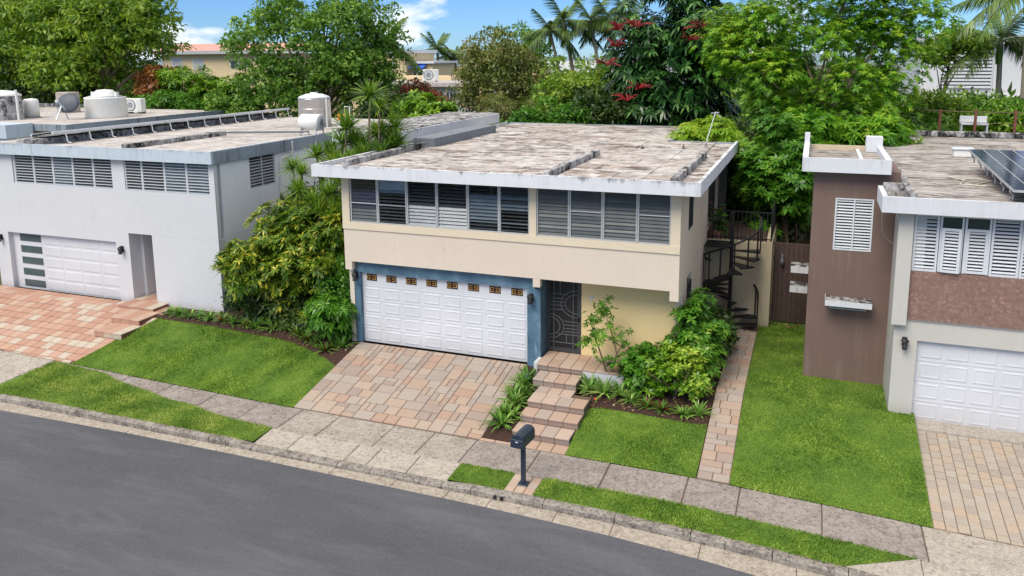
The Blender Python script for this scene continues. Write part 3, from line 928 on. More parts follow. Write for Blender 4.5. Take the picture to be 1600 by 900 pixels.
# ------------------------------------------------------------------ windows (local frame: x along the wall, -y outwards, z up)
SLAT = {}
def slat_mesh(L, depth, th, mat):
    k = (round(L, 3), depth, th, mat)
    if k not in SLAT:
        SLAT[k] = MB().box(-L / 2, L / 2, -depth / 2, depth / 2, -th / 2, th / 2).mesh('louvre', mat)
    return SLAT[k]
def louvre_window(parent, org, w, h, n, tilts, mats, depth=0.10, th=0.006, frame=0.03, fmat='grey_metal', fdepth=0.07, rz=0.0, name='window', split=False):
    """one framed bay of n glass or metal louvres; org = lower left corner of the bay in world space"""
    mb = MB()
    f = frame
    mb.box(0, f, -fdepth / 2, fdepth / 2, 0, h).box(w - f, w, -fdepth / 2, fdepth / 2, 0, h)
    mb.box(f, w - f, -fdepth / 2, fdepth / 2, 0, f).box(f, w - f, -fdepth / 2, fdepth / 2, h - f, h)
    if split:
        mb.box(w / 2 - f / 2, w / 2 + f / 2, -fdepth / 2 + 0.002, fdepth / 2 - .002, f, h - f)
    o = mb.local(name, fmat, parent, Vector(org) - acc(parent), (0, 0, rz))
    pitch = (h - 2 * f) / n
    for i in range(n):
        tl = tilts(i) if callable(tilts) else tilts
        mt = mats(i) if callable(mats) else mats
        if mt is None: continue
        segs = [(f, w - f)] if not split else [(f, w / 2 - f / 2), (w / 2 + f / 2, w - f)]
        for a, b in segs:
            link('louvre', slat_mesh(b - a - 0.004, depth, th, mt), o, ((a + b) / 2, 0, f + (i + .5) * pitch), (tl, 0, 0))
    return o

# ------------------------------------------------------------------ the cream house in the middle
H = thing('house', (4.2, 4.0, 0), 'cream two storey flat roofed house with blue framed white garage door', 'house')
XL, XR = -0.33, 8.717
ZB, ZW, ZS = 2.353, 3.45, 4.735
# upper front wall: apron below the windows, posts between them
mb = MB()
mb.box(XL, XR, 0, 0.16, ZB, ZW - 0.19)
mb.box(XL, XL + .21, 0.002, 0.16, ZB - .24, ZB).box(5.10, 5.29, 0.002, 0.16, ZB - .22, ZB).box(XR - .21, XR, 0.002, 0.16, ZB - .24, ZB)
mb.box(XL, XL + .16, 0.16, 13.8, ZB, ZS)          # left wall, upper
mb.box(XL, XL + .16, 0.192, 13.8, -0.3, ZB)       # left wall, lower
mb.box(XR - .16, XR, 0.16, 1.30, ZB - .24, ZS).box(XR - .16, XR, 2.12, 5.0, ZB - .24, ZS).box(XR - .16, XR, 1.30, 2.12, ZB, 3.54)
mb.box(XR - .16, XR, 0.70, 1.30, -0.3, ZB - .24).box(XR - .16, XR, 2.2, 5.0, -0.3, ZB - .24).box(XR - .16, XR, 1.30, 2.2, -0.3, 1.35)
mb.box(XR, XR + .03, 3.5, 3.72, -0.2, ZS)         # pilaster strip
mb.box(7.2, XR - .001, 5.0, 5.16, 0, ZS)          # end wall by the terrace
mb.box(XL + .16, 8.0, 13.65, 13.8, 0, ZS)
mb.build('wall', 'cream', H)
mb = MB()
mb.box(XL - .012, XR + .004, -0.028, 0.16, ZW - 0.188, ZW)                     # sill band
mb.box(XL - .012, XL + .215, -0.02, 0.16, ZW, ZS).box(5.02, 5.20, -0.02, 0.16, ZW, ZS).box(XR - .22, XR + .004, -0.02, 0.16, ZW, ZS)
mb.build('window_surround', 'trim_cream', H)
mb = MB().box(6.17, XR - .163, 0.70, 0.86, 0.15, ZB + .25)
mb.build('entrance_wall', 'yellow', H)
# soffit above the entrance and rooms behind the windows
mb = MB()
mb.box(XL + .16, XR - .16, 0.163, 13.6, ZB + .002, ZB + .14)
mb.build('upper_floor', 'cream', H)
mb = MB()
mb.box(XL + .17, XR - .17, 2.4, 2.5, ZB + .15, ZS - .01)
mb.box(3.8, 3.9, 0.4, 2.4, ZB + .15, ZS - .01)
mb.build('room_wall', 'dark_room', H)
# lower front: mottled blue surround and the garage door
mb = MB()
mb.box(-0.19, -0.0, 0.192, 0.42, -0.25, 2.10)
mb.box(-0.117, 5.095, 0.19, 0.42, 2.022, ZB - .001)
mb.box(4.88, 5.19, 0.192, 0.42, -0.25, 2.021)
mb.box(5.165, 5.235, 0.421, 0.72, 0.0, ZB - .001)
mb.box(5.192, 5.236, 0.19, 0.4205, 0.0, ZB - .001)
mb.build('blue_surround', 'blue', H)
# garage door: raised panels in five rows of eight, tinted pattern panes on top
gd = MB().box(0.005, 4.875, 0.30, 0.34, 0.0, 2.02).build('garage_door', 'door_white', H)
pw, ph = 4.87 / 8, 2.02 / 5
pm = MB()
a, b = pw / 2 - .07, ph / 2 - .055
pm.add([(-a, 0, -b), (a, 0, -b), (a, 0, b), (-a, 0, b), (-a + .03, -.011, -b + .03), (a - .03, -.011, -b + .03), (a - .03, -.011, b - .03), (-a + .03, -.011, b - .03),
        (-a + .06, -.004, -b + .06), (a - .06, -.004, -b + .06), (a - .06, -.004, b - .06), (-a + .06, -.004, b - .06)],
       [(0, 1, 5, 4), (1, 2, 6, 5), (2, 3, 7, 6), (3, 0, 4, 7), (4, 5, 9, 8), (5, 6, 10, 9), (6, 7, 11, 10), (7, 4, 8, 11), (8, 9, 10, 11)])
PM = pm.mesh('door_panel', 'door_white')
for r in range(4):
    for q in range(8):
        link('door_panel', PM, gd, Vector((0.005 + (q + .5) * pw, 0.299, (r + .5) * ph + 0.004)) - acc(gd))
for r in range(1, 5):
    MB().box(0.005, 4.875, 0.292, 0.300, r * ph - .006, r * ph + .006).build('section_joint', 'door_white', gd)
wp = MB().box(-.155, .155, -.012, 0, -.092, .092).mesh('door_window', 'brown_pane')
gm = MB()
for s in (-1, 1):
    gm.box(s * .02 if s > 0 else -.125, .125 if s > 0 else -.02, -.018, -.0125, .045, .060).box(s * .02 if s > 0 else -.125, .125 if s > 0 else -.02, -.018, -.0125, -.060, -.045)
    gm.box(s * .125 - .008, s * .125 + .008, -.0181, -.0126, -.06, .06)
    gm.box(s * .03 if s > 0 else -.075, .075 if s > 0 else -.03, -.0182, -.0127, -.008, .008)
GMESH = gm.mesh('amber_pattern', 'gold')
for q in range(8):
    o = link('door_window', wp, gd, Vector((0.005 + (q + .5) * pw, 0.299, 2.02 - 0.155)) - acc(gd))
    GM2 = link('amber_pattern', GMESH, gd, Vector((0.005 + (q + .5) * pw, 0.299, 2.02 - 0.155)) - acc(gd))
# security door: frame, screen, curved bars
dx0, dx1, dz0, dz1, dy = 5.237, 6.168, 0.245, ZB + .002, 0.74
sd = MB().box(dx0, dx0 + .10, dy - .05, dy, dz0, dz1).box(dx1 - .10, dx1, dy - .05, dy, dz0, dz1).box(dx0 + .10, dx1 - .10, dy - .05, dy, dz0, dz0 + .11).build('security_door', 'grille', H)
MB().box(dx0 + .10, dx1 - .10, dy - .008, dy, dz0 + .11, dz1).build('screen', 'mesh_dark', sd)
gb = MB()
ix0, ix1, iz0, iz1 = dx0 + .10, dx1 - .10, dz0 + .11, 2.07
yb = dy - .025
def gx(u): return ix0 + u * (ix1 - ix0)
def gzz(v): return iz0 + v * (iz1 - iz0)
def seg(u0, v0, u1, v1, w=.018): gb.bar((gx(u0), yb, gzz(v0)), (gx(u1), yb, gzz(v1)), w, w, (0, 1, 0))
seg(.13, 0, .13, 1.08); seg(.84, 0, .84, 1.08); seg(.0, .08, 1, .08); seg(.0, .84, .63, .84); seg(.36, .84, .36, 1.08)
seg(.6, .08, .6, .215); seg(.30, .215, 1, .215)
for v_ in (.77, .715, .66, .595): seg(0, v_, .52, v_)
for v_ in (.42, .365, .31, .26): seg(.50, v_, 1, v_)
def arc(cu, cv, ru, rv, a0, a1):
    p = [(gx(cu + ru * math.cos(a)), yb, gzz(cv + rv * math.sin(a))) for a in np.linspace(a0, a1, 13)]
    for q, r in zip(p[:-1], p[1:]): gb.bar(q, r, .018, .018, (0, 1, 0))
for rr in (1.0, .72):
    arc(1.0, .70, .62 * rr, .21 * rr, math.pi / 2, 3 * math.pi / 2)
    arc(0.0, .33, .50 * rr, .19 * rr, -math.pi / 2, math.pi / 2)
gb.build('grille', 'grille_bar', sd)
MB().box(dx1 - .09, dx1 - .03, dy - .085, dy - .05, 1.12, 1.22).build('handle', 'black_metal', sd)
# the letter P fixed to the yellow wall
lt = MB()
lx, lz, ly = 6.395, 1.745, 0.688
lt.box(lx, lx + .03, ly - .0, ly + .013, lz - .085, lz + .085)
pts = [(lx + .03 + .06 * math.sin(a), lz + .038 + .047 * math.cos(a)) for a in np.linspace(0, math.pi, 9)]
for (a, b), (c, d) in zip(pts[:-1], pts[1:]): lt.bar((a, ly + .006, b), (c, ly + .006, d), .024, .012, (0, 1, 0))
lt.build('wall_letter', 'white_metal', H)
lt.v, lt.f = [], []
for p, q in (((-.0, -.012), (.05, -.055)), ((.05, -.055), (.085, -.085))): lt.bar((lx + .01 + p[0] + .0, ly + .004, lz + p[1]), (lx + .01 + q[0], ly + .004, lz + q[1]), .016, .008, (0, 1, 0))
# bays: six on the left, four on the right
LWX = [-0.10, 0.74, 1.61, 2.48, 3.35, 4.21, 5.02]
RWX = [5.20, 6.04, 6.87, 7.71, 8.50]
mid, closed, opn = math.radians(62), math.radians(80), math.radians(12)
styles = [
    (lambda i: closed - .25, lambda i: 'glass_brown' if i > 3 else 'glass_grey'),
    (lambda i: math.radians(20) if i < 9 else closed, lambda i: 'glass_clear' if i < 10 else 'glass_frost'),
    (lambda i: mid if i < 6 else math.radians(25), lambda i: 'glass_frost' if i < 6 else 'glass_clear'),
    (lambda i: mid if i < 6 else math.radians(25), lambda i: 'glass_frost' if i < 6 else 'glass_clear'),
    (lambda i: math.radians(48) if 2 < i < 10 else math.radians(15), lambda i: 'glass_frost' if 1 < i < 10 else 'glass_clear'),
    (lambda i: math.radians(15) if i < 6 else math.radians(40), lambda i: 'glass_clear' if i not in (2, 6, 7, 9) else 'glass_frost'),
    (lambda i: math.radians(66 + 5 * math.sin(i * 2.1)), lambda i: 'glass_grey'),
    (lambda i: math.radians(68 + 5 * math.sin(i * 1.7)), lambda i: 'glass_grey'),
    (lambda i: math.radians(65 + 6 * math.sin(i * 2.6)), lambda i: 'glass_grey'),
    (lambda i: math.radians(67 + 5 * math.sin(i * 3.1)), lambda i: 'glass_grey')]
bays = list(zip(LWX[:-1], LWX[1:])) + list(zip(RWX[:-1], RWX[1:]))
for k, (a, b) in enumerate(bays):
    tl, mt = styles[k]
    w_ = louvre_window(H, (a + .004, 0.045, ZW + .003), b - a - .008, 4.70 - ZW, 13, tl, mt, 0.105, 0.006, 0.035)
    # drawn blind or half curtain behind some bays
    if k in (2, 3, 4):
        MB().box(a + .05, b - .05, 0.26, 0.27, ZW + .02, ZW + .62).build('window_blind', 'blind', H)
    if k in (6, 7, 8, 9):
        MB().box(a + .03, b - .03, 0.34, 0.35, ZW + .02, ZW + .9).build('window_blind', 'blind', H)
# crossbars that the photo shows in the outer bays
for a, b, z in ((-.06, .70, 3.98), (.78, 1.57, 3.96), (6.08, 6.83, 4.12), (7.75, 8.46, 4.13)):
    MB().box(a, b, 0.0, 0.02, z, z + .022).build('window_rail', 'white_metal', H)
# side windows in the right wall
def side_grid(y0, y1, z0, z1):
    g = MB().box(XR - .03, XR - .005, y0, y1, z0, z0 + .03).box(XR - .03, XR - .005, y0, y1, z1 - .03, z1)
    for i in range(7):
        yy = y0 + (y1 - y0) * i / 6
        g.box(XR - .029, XR - .006, yy - .01, yy + .01, z0 + .03, z1 - .03)
    for i in range(1, 6):
        zz = z0 + (z1 - z0) * i / 6
        g.box(XR - .022, XR - .012, y0, y1, zz - .006, zz + .006)
    o = g.build('window', 'grille', H)
    MB().box(XR - .10, XR - .09, y0, y1, z0, z1).build('pane', 'dark_glass', o)
side_grid(1.30, 2.12, 3.54, 4.7)
side_grid(1.30, 2.20, 1.35, ZB - .24)

# roof: deck, edge beam, raised kerbs, roofing panels
RZ = 5.044
mb = MB()
mb.box(-0.93, 9.21, -0.50, -0.42, 4.729, RZ)                                  # front edge
mb.box(9.12, 9.21, -0.42, 8.75, 4.729, RZ)                                    # right edge
mb.box(-0.93, -0.84, -0.42, 13.9, 4.729, RZ)                                  # left edge
roof = MB().box(-0.84, 9.12, -0.42, 8.75, 4.735, 4.93).box(-0.84, 6.9, 8.75, 14.3, 4.735, 4.93).build('roof', 'roof', H)
rim = mb.build('roof_rim', 'white_fascia', roof)
MB().box(-0.93, 6.95, 14.3, 14.42, 4.729, 4.985).box(6.9, 6.99, 8.84, 14.3, 4.729, 4.985).box(6.99, 9.21, 8.75, 8.84, 4.729, 4.985).build('roof_rim', 'dirty_edge', roof)
# raised kerbs
kb = MB()
kb.cbox(-0.30, -0.12, 0.05, 5.2, 4.93, 5.13, 0.02)
kb.build('roof_kerb', 'kerb_roof', roof)
MB().cbox(5.50, 5.66, -0.415, 4.45, 4.93, 5.13, 0.015).build('roof_kerb', 'kerb_roof', roof)
MB().cbox(8.52, 8.66, -0.415, 5.05, 4.93, 5.12, 0.015).build('roof_kerb', 'kerb_roof', roof)
MB().box(4.96, 5.495, -0.41, 4.9, 4.93, 5.045).build('roof_kerb', 'roof', roof)
# roofing panels with open seams
rnd = random.Random(12)
xsn = [-0.10, 0.62, 1.42, 2.20, 3.02, 3.86, 4.94]
xs2 = [5.68, 6.32, 7.04, 7.78, 8.50]
ysn = [-0.405, 0.25, 0.92, 1.62, 2.34, 3.06, 3.80, 4.56, 5.35, 6.15, 6.97, 7.8, 8.72]
ys2 = [8.72, 9.6, 10.5, 11.45, 12.4, 13.35, 14.28]
def rpanel(a, b, c, d):
    z = 4.972 + rnd.uniform(-.006, .006)
    mb = MB().slab(a + .006, b - .006, c + .005, d - .005, 4.93, z, .008)
    mb.build('roof_panel', 'roof', roof)
for lst, ys_ in ((xsn, ysn), (xs2, ysn), (xsn, ys2), ([4.94, 5.68], ysn[6:]), ([4.94, 5.7, 6.88], ys2)):
    for a, b in zip(lst[:-1], lst[1:]):
        for c, d in zip(ys_[:-1], ys_[1:]):
            rpanel(a, b, c, d)
for y_ in (3.1, 4.9):                                                         # vent stubs
    pass
for x_, y_ in ((6.55, 6.2), (7.75, 6.6), (8.35, 7.2)):
    MB().lathe([(.05, 0), (.05, .05), (.02, .06), (.02, .13), (.0, .14)], (x_, y_, 4.98), 10).build('vent_stub', 'kerb_roof', roof)
# raised wing along the left edge: grey upstand, white slab edge on its own wall
MB().box(-0.60, 0.14, 4.7, 10.05, 4.935, 5.25).build('upstand', 'upstand', roof)
wing = MB().box(-3.4, -0.955, 4.3, 13.2, 5.08, 5.46).build('wing_roof_edge', 'wing_fascia', roof)
MB().box(-3.3, -1.05, 4.4, 13.1, 5.461, 5.49).build('wing_roof', 'kerb_roof', roof)
MB().box(-3.2, -1.3, 5.4, 13.0, 0, 5.079).build('wing_wall', 'white_side_lifted', H)
# wall lanterns
def lantern(loc, label, out=(0, -1, 0), group='carriage lanterns on the house fronts'):
    L = thing('wall_lantern', loc, label, 'lantern', group)
    mb = MB().cbox(-.05, .05, -.02, 0, -.10, .10, .006)
    mb.bar((0, -.02, .05), (0, -.10, .12), .02).bar((0, -.10, .12), (0, -.11, .085), .02)
    mb.local('bracket', 'black_metal', L)
    MB().lathe([(.075, .03), (.09, .04), (.05, .09), (.015, .11), (.0, .115)], (0, -.11, 0), 8).local('lamp_cap', 'black_metal', L)
    c = MB()
    for k in range(4):
        a = math.pi / 4 + k * math.pi / 2
        c.bar((.045 * math.cos(a), -.11 + .045 * math.sin(a), -.13), (.068 * math.cos(a), -.11 + .068 * math.sin(a), .035), .012)
    c.box(-.045, .045, -.155, -.065, -.145, -.125)
    c.local('lamp_cage', 'black_metal', L)
    MB().lathe([(.036, -.125), (.058, .03)], (0, -.11, 0), 8).local('lamp_glass', 'glass_clear', L)
    return L
lantern((-0.10, 0.188, 1.93), 'black wall lantern at left end of the blue garage surround')
lantern((5.00, 0.188, 1.80), 'black wall lantern on the blue column between garage and grille door')

# ------------------------------------------------------------------ mailbox
mbx = thing('mailbox', (6.42, -4.40, -0.597), 'dark blue mailbox on a square post at the kerb', 'mailbox')
MB().cbox(-.10, .10, -.10, .10, 0, .025, .006).local('base_plate', 'mailbox', mbx)
MB().cbox(-.042, .042, -.042, .042, .025, .94, .005).local('post', 'mailbox', mbx)
prof = [(-.13, 0), (.13, 0), (.13, .16)] + [(.13 * math.cos(a), .16 + .10 * math.sin(a)) for a in np.linspace(.25, math.pi - .25, 8)] + [(-.13, .16)]
nP = len(prof); bb = MB()
bb.add([(x, -.27, z + .90) for x, z in prof] + [(x, .27, z + .90) for x, z in prof],
       [tuple(range(nP)), tuple(range(nP, 2 * nP))[::-1]] + [(i, nP + i, nP + (i + 1) % nP, (i + 1) % nP) for i in range(nP)])
bx_ = bb.local('mailbox_body', 'mailbox', mbx)
bx_.rotation_euler = (0, 0, math.radians(-6))
MB().cbox(-.14, .14, -.295, -.268, .895, 1.07, .006).local('door', 'mailbox', mbx, rot=(0, 0, math.radians(-6)))
MB().box(-.03, .03, -.305, -.294, 1.02, 1.035).local('handle', 'white_metal', mbx, rot=(0, 0, math.radians(-6)))
MB().box(.132, .14, -.2, -.17, 1.0, 1.16).box(.1325, .1395, -.17, -.09, 1.11, 1.16).local('flag', 'mailbox', mbx, rot=(0, 0, math.radians(-6)))

# ------------------------------------------------------------------ terrace at the back right with spiral stair, gate
TY = 5.2
ter = thing('terrace', (9.6, 6.5, 0), 'tan walled terrace behind the cream house with black railing', 'terrace')
MB().box(8.72, 10.55, TY, TY + .18, -0.2, 2.5).box(10.37, 10.55, TY + .18, 8.6, -.2, 2.5).build('wall', 'tan_wall', ter)
MB().box(7.0, 10.37, TY + .181, 8.6, 2.28, 2.42).build('deck', 'wood_brown', ter)
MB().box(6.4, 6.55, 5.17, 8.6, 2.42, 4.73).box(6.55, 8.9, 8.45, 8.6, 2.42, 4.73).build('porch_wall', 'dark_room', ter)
for x in (7.5, 8.55):
    MB().box(x, x + .10, 8.35, 8.44, 2.42, 4.72).build('porch_post', 'cream', ter)
def railing(parent, p, q, h, n):
    p, q = Vector(p), Vector(q)
    MB().bar(p + Vector((0, 0, h)), q + Vector((0, 0, h)), .04, .03).build('rail', 'black_metal', parent)
    MB().bar(p + Vector((0, 0, .08)), q + Vector((0, 0, .08)), .03).build('rail', 'black_metal', parent)
    bar = MB().box(-.011, .011, -.011, .011, .0, h - .015).mesh('baluster', 'black_metal')
    for i in range(n + 1):
        link('baluster', bar, parent, p.lerp(q, i / n) - acc(parent))
railing(ter, (8.76, TY + .08, 2.5), (9.45, TY + .08, 2.5), .86, 6)
railing(ter, (9.45, TY + .08, 2.5), (10.5, TY + .08, 2.5), .86, 9)
railing(ter, (10.5, TY + .08, 2.5), (10.5, 8.5, 2.5), .86, 20)

st = thing('spiral_staircase', (9.47, 4.75, 0), 'black iron spiral staircase climbing to the terrace', 'staircase')
cx, cy = 9.47, 4.75
MB().tube([(cx, cy, -.05), (cx, cy, 3.42)], .055, 12).build('centre_pole', 'black_metal', st)
NS = 14; R0 = 0.80; turn = math.radians(395); a_top = math.radians(20)
tread = MB()
da = turn / NS
aa = [i * da * 1.12 / 4 for i in range(5)]
v = [(.05 * math.cos(a), .05 * math.sin(a), 0) for a in (0, aa[-1])] + [(R0 * math.cos(a), R0 * math.sin(a), 0) for a in aa]
idx = [0, 2, 3, 4, 5, 6, 1]
k = len(v)
tread.add(v + [(x, y, -.035) for x, y, z in v], [tuple(idx), tuple(i + k for i in idx[::-1])] + [(idx[i], idx[i] + k, idx[(i + 1) % 7] + k, idx[(i + 1) % 7]) for i in range(7)])
TM = tread.mesh('tread', 'black_metal')
hand = []
bal = MB().box(-.017, .017, -.017, .017, 0, .84).mesh('baluster', 'black_metal')
for i in range(NS):
    z = 0.17 + i * (2.5 - 0.17) / NS
    a = a_top - turn + i * da
    link('tread', TM, st, (0, 0, z), (0, 0, a))
    link('baluster', bal, st, ((R0 - .02) * math.cos(a + da * .5), (R0 - .02) * math.sin(a + da * .5), z), (0, 0, a))
for i in range(NS * 3 + 1):
    a = a_top - turn + da * (i / 3 + .5)
    z = 0.17 + (i / 3) * (2.5 - 0.17) / NS + .84
    hand.append((cx + (R0 - .02) * math.cos(a), cy + (R0 - .02) * math.sin(a), z))
MB().tube(hand[:-1], .03, 8).build('handrail', 'black_metal', st)
MB().box(8.74, 9.45, 4.45, 5.2, 2.44, 2.48).build('landing', 'black_metal', st)

gate = thing('garden_gate', (11.0, 5.7, 0), 'dark brown wooden gate of vertical planks beside the brown tower', 'gate')
pl = MB().cbox(-.066, .066, -.02, .02, 0.06, 2.38, .006).mesh('plank', 'wood_brown')
for i in range(8):
    link('plank', pl, gate, Vector((10.66 + i * .137, 5.7, random.uniform(-.01, .01))) - acc(gate))
MB().box(10.58, 11.72, 5.722, 5.78, .4, .5).box(10.58, 11.72, 5.722, 5.78, 1.9, 2.0).build('crossrail', 'wood_brown', gate)
MB().box(10.55, 11.72, 5.68, 5.74, 2.385, 2.43).build('top_rail', 'wood_brown', gate)
wl_ = thing('gate_bottle', (10.83, 5.66, 1.78), 'small grey bottle shaped ornament hung on the brown gate', 'ornament')
MB().lathe([(.0, 0), (.05, .01), (.055, .16), (.02, .24), (.02, .34), (.0, .345)], (0, -.06, 0), 12).local('bottle', 'ac_grey', wl_, smooth=True)
MB().bar((0, .02, .36), (0, -.06, .34), .012).local('hook', 'black_metal', wl_)
# ------------------------------------------------------------------ white house on the left
G = thing('house', (-10, 5, 0), 'white flat roofed house with long rows of louvre windows, left', 'house')
FY = 0.95
A0, A1 = -15.1, -5.43
mb = MB()
zs_ = 4.74; zw = 3.70
mb.box(A0, A1, FY, FY + .16, 2.30, zw)
mb.box(A0, -13.90 - .02, FY + .001, FY + .16, zw, zs_).box(-9.48, -8.97, FY + .001, FY + .16, zw, zs_).box(-5.61, A1, FY + .001, FY + .16, zw, zs_)
mb.box(A0, -14.50, FY + .002, FY + .40, -.2, 2.30).box(-14.50, -9.60, FY + .002, FY + .16, 1.96, 2.30).box(-9.60, -9.03, FY + .002, FY + .45, -.2, 2.30)
mb.box(-8.06, A1, FY + .002, FY + .3, -.2, 2.298)
mb.build('wall', 'white_wall', G)
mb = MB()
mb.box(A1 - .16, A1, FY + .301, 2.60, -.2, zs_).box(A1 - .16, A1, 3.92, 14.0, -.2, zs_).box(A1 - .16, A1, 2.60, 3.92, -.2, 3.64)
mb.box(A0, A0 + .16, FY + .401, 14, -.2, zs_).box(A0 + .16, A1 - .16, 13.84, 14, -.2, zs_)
mb.build('side_wall', 'white_side_lifted', G)
MB().box(-9.03, -8.9, FY + .451, 2.4, 0, 2.299).box(-9.03, -8.06, 2.4, 2.5, 0, 2.299).box(-8.06, -7.95, FY + .301, 2.4, 0, 2.299).build('entry_wall', 'white_wall', G)
MB().box(-8.20, -8.065, FY + .9, FY + .96, .05, 2.1).build('entry_door', 'ac_grey', G)
MB().box(A0 + .16, A1 - .16, FY + .17, 13.8, 2.302, 2.42).build('upper_floor', 'white_wall', G)
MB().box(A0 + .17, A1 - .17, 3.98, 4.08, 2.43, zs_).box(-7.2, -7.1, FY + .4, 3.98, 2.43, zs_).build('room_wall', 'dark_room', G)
# garage door with five dark panes at its left
gd2 = MB().box(-14.50, -9.60, FY + .16, FY + .20, -.06, 1.96).build('garage_door', 'door_white', G)
pwm = MB()
rows = 5; hh = 2.02 / rows
for q in range(4):
    pass
PWID = 3.42 / 4
a, b = PWID / 2 - .03, hh / 2 - .03
PM2 = MB().add([(-a, 0, -b), (a, 0, -b), (a, 0, b), (-a, 0, b), (-a + .03, -.010, -b + .03), (a - .03, -.010, -b + .03), (a - .03, -.010, b - .03), (-a + .03, -.010, b - .03)],
               [(0, 1, 5, 4), (1, 2, 6, 5), (2, 3, 7, 6), (3, 0, 4, 7), (4, 5, 6, 7)]).mesh('door_panel', 'door_white')
for r in range(rows):
    for q in range(4):
        link('door_panel', PM2, gd2, Vector((-13.05 + (q + .5) * PWID, FY + .159, -.06 + (r + .5) * hh)) - acc(gd2))
    o = MB().box(-14.13, -13.15, FY + .145, FY + .159, -.06 + r * hh + .09, -.06 + (r + 1) * hh - .075).build('door_window', 'door_glass', gd2)
# louvre bays
bx_l = [-13.85, -12.96, -12.08, -11.19, -10.30, -9.49]
bx_r = [-8.96, -8.27, -7.37, -6.50, -5.62]
bb_ = [(-14.75 + .85 - .85, -13.85)] + list(zip(bx_l[:-1], bx_l[1:])) + list(zip(bx_r[:-1], bx_r[1:]))
bb_[0] = (-14.72, -13.85)
for k, (a, b) in enumerate(bb_):
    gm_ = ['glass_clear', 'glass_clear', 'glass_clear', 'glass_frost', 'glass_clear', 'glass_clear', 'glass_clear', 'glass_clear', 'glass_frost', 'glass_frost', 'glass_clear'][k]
    w_ = louvre_window(G, (a + .004, FY + .06, zw + .003), b - a - .008, 4.70 - zw, 10, math.radians(58), gm_, 0.085, 0.006, 0.03, 'white_metal')
    # white slat edges (jalousie carriers)
    pitch = (4.70 - zw - .06) / 10
    L_ = b - a - .075
    for i in range(10):
        link('slat', slat_mesh(L_, .03, .017, 'white_metal'), w_, ((b - a) / 2 - .004, -.036, .03 + (i + .1) * pitch), (0, 0, 0))
w_ = louvre_window(G, (A1 - .06, 2.61, 3.645), 1.30, 1.05, 10, math.radians(58), 'glass_clear', 0.085, 0.006, 0.03, 'white_metal', rz=math.pi / 2, split=True)
for i in range(10):
    for a, b in ((.03, .635), (.665, 1.27)):
        link('slat', slat_mesh(b - a, .03, .016, 'white_metal'), w_, ((a + b) / 2, -.036, .03 + (i + .1) * .099), (0, 0, 0))
# roof
mb = MB()
roofG = MB().box(A0 - .2, A1 + .02, .86, 14.3, 4.745, 5.00).build('roof', 'roof_left', G)
MB().box(A0 - .3, A1 + .10, .76, .859, 4.70, 5.075).build('roof_rim', 'paleblue', roofG)
MB().box(A1 + .021, A1 + .10, .86, 14.3, 4.70, 5.07).build('roof_rim', 'dirty_edge', roofG)
MB().box(A1 - .05, A1 + .02, .86, 14.3, 5.001, 5.085).build('roof_rim', 'tower_fascia', roofG)
MB().cbox(-9.05, -8.86, 1.0, 5.7, 4.99, 5.17, .015).build('roof_kerb', 'kerb_roof', roofG)
MB().cbox(-13.5, -12.75, .87, 14.0, 4.99, 5.22, .02).build('roof_kerb', 'kerb_roof', roofG)
rnd = random.Random(8)
for a, b in zip([-12.7, -11.5, -10.3, -9.08][:-1], [-12.7, -11.5, -10.3, -9.08][1:]):
    for c, d in zip(range(1, 14, 2), range(3, 16, 2)):
        MB().slab(a + .01, b - .01, c + .01 - .12, min(d, 14.2) - .13, 4.99, 5.018 + rnd.uniform(-.006, .006), .01).build('roof_panel', 'roof_left', roofG)
for a, b in zip([-8.84, -7.7, -6.6, -5.5][:-1], [-8.84, -7.7, -6.6, -5.5][1:]):
    for c, d in zip(range(1, 14, 2), range(3, 16, 2)):
        MB().slab(a + .01, b - .01, c + .01 - .12, min(d, 14.2) - .13, 4.99, 5.018 + rnd.uniform(-.006, .006), .01).build('roof_panel', 'roof_left', roofG)
# rain pipe on the side wall
MB().tube([(A1 + .12, 4.75, 5.0), (A1 + .12, 4.75, 4.66), (A1 + .05, 4.70, 4.55)], .03, 8).tube([(A1 + .05, 4.70, 4.55), (A1 + .05, 4.2, 4.45), (A1 + .05, 4.12, 4.35), (A1 + .05, 4.12, 0)], .028, 8).build('rain_pipe', 'white_plastic', G)
lantern((-9.32, FY, 1.75), 'black wall lantern on the white pier right of the left garage')
lantern((-14.82, FY, 1.75), 'black wall lantern at the left edge beside the white garage door')
# paved steps up to the left entry
est = thing('entry_steps', (-8, -.5, 0), 'three low terracotta tiled steps beside the left lawn', 'steps')
for (x0, x1, yf, yb, z, n) in ((-8.28, -7.22, -1.35, -.55, -.13, 3), (-8.42, -7.30, -.58, .28, .03, 3), (-9.03, -7.6, .28, .94, .10, 4), (-9.03, -8.06, .95, 2.4, .10, 3)):
    MB().box(x0 + .01, x1 - .01, yf + .015, yb, z - .5, z - .03).build('step_core', 'joint_red', est)
    w = (x1 - x0) / n
    for i in range(n):
        MB().cbox(.004, w - .004, 0, yb - yf - .004, -.028, 0, .006).local('tile', 'terracotta', est, Vector((x0 + i * w, yf, z)) - acc(est))
        MB().cbox(.004, w - .004, .004, .02, -.17, -.032, .004).local('riser_tile', 'terracotta', est, Vector((x0 + i * w, yf, z)) - acc(est))

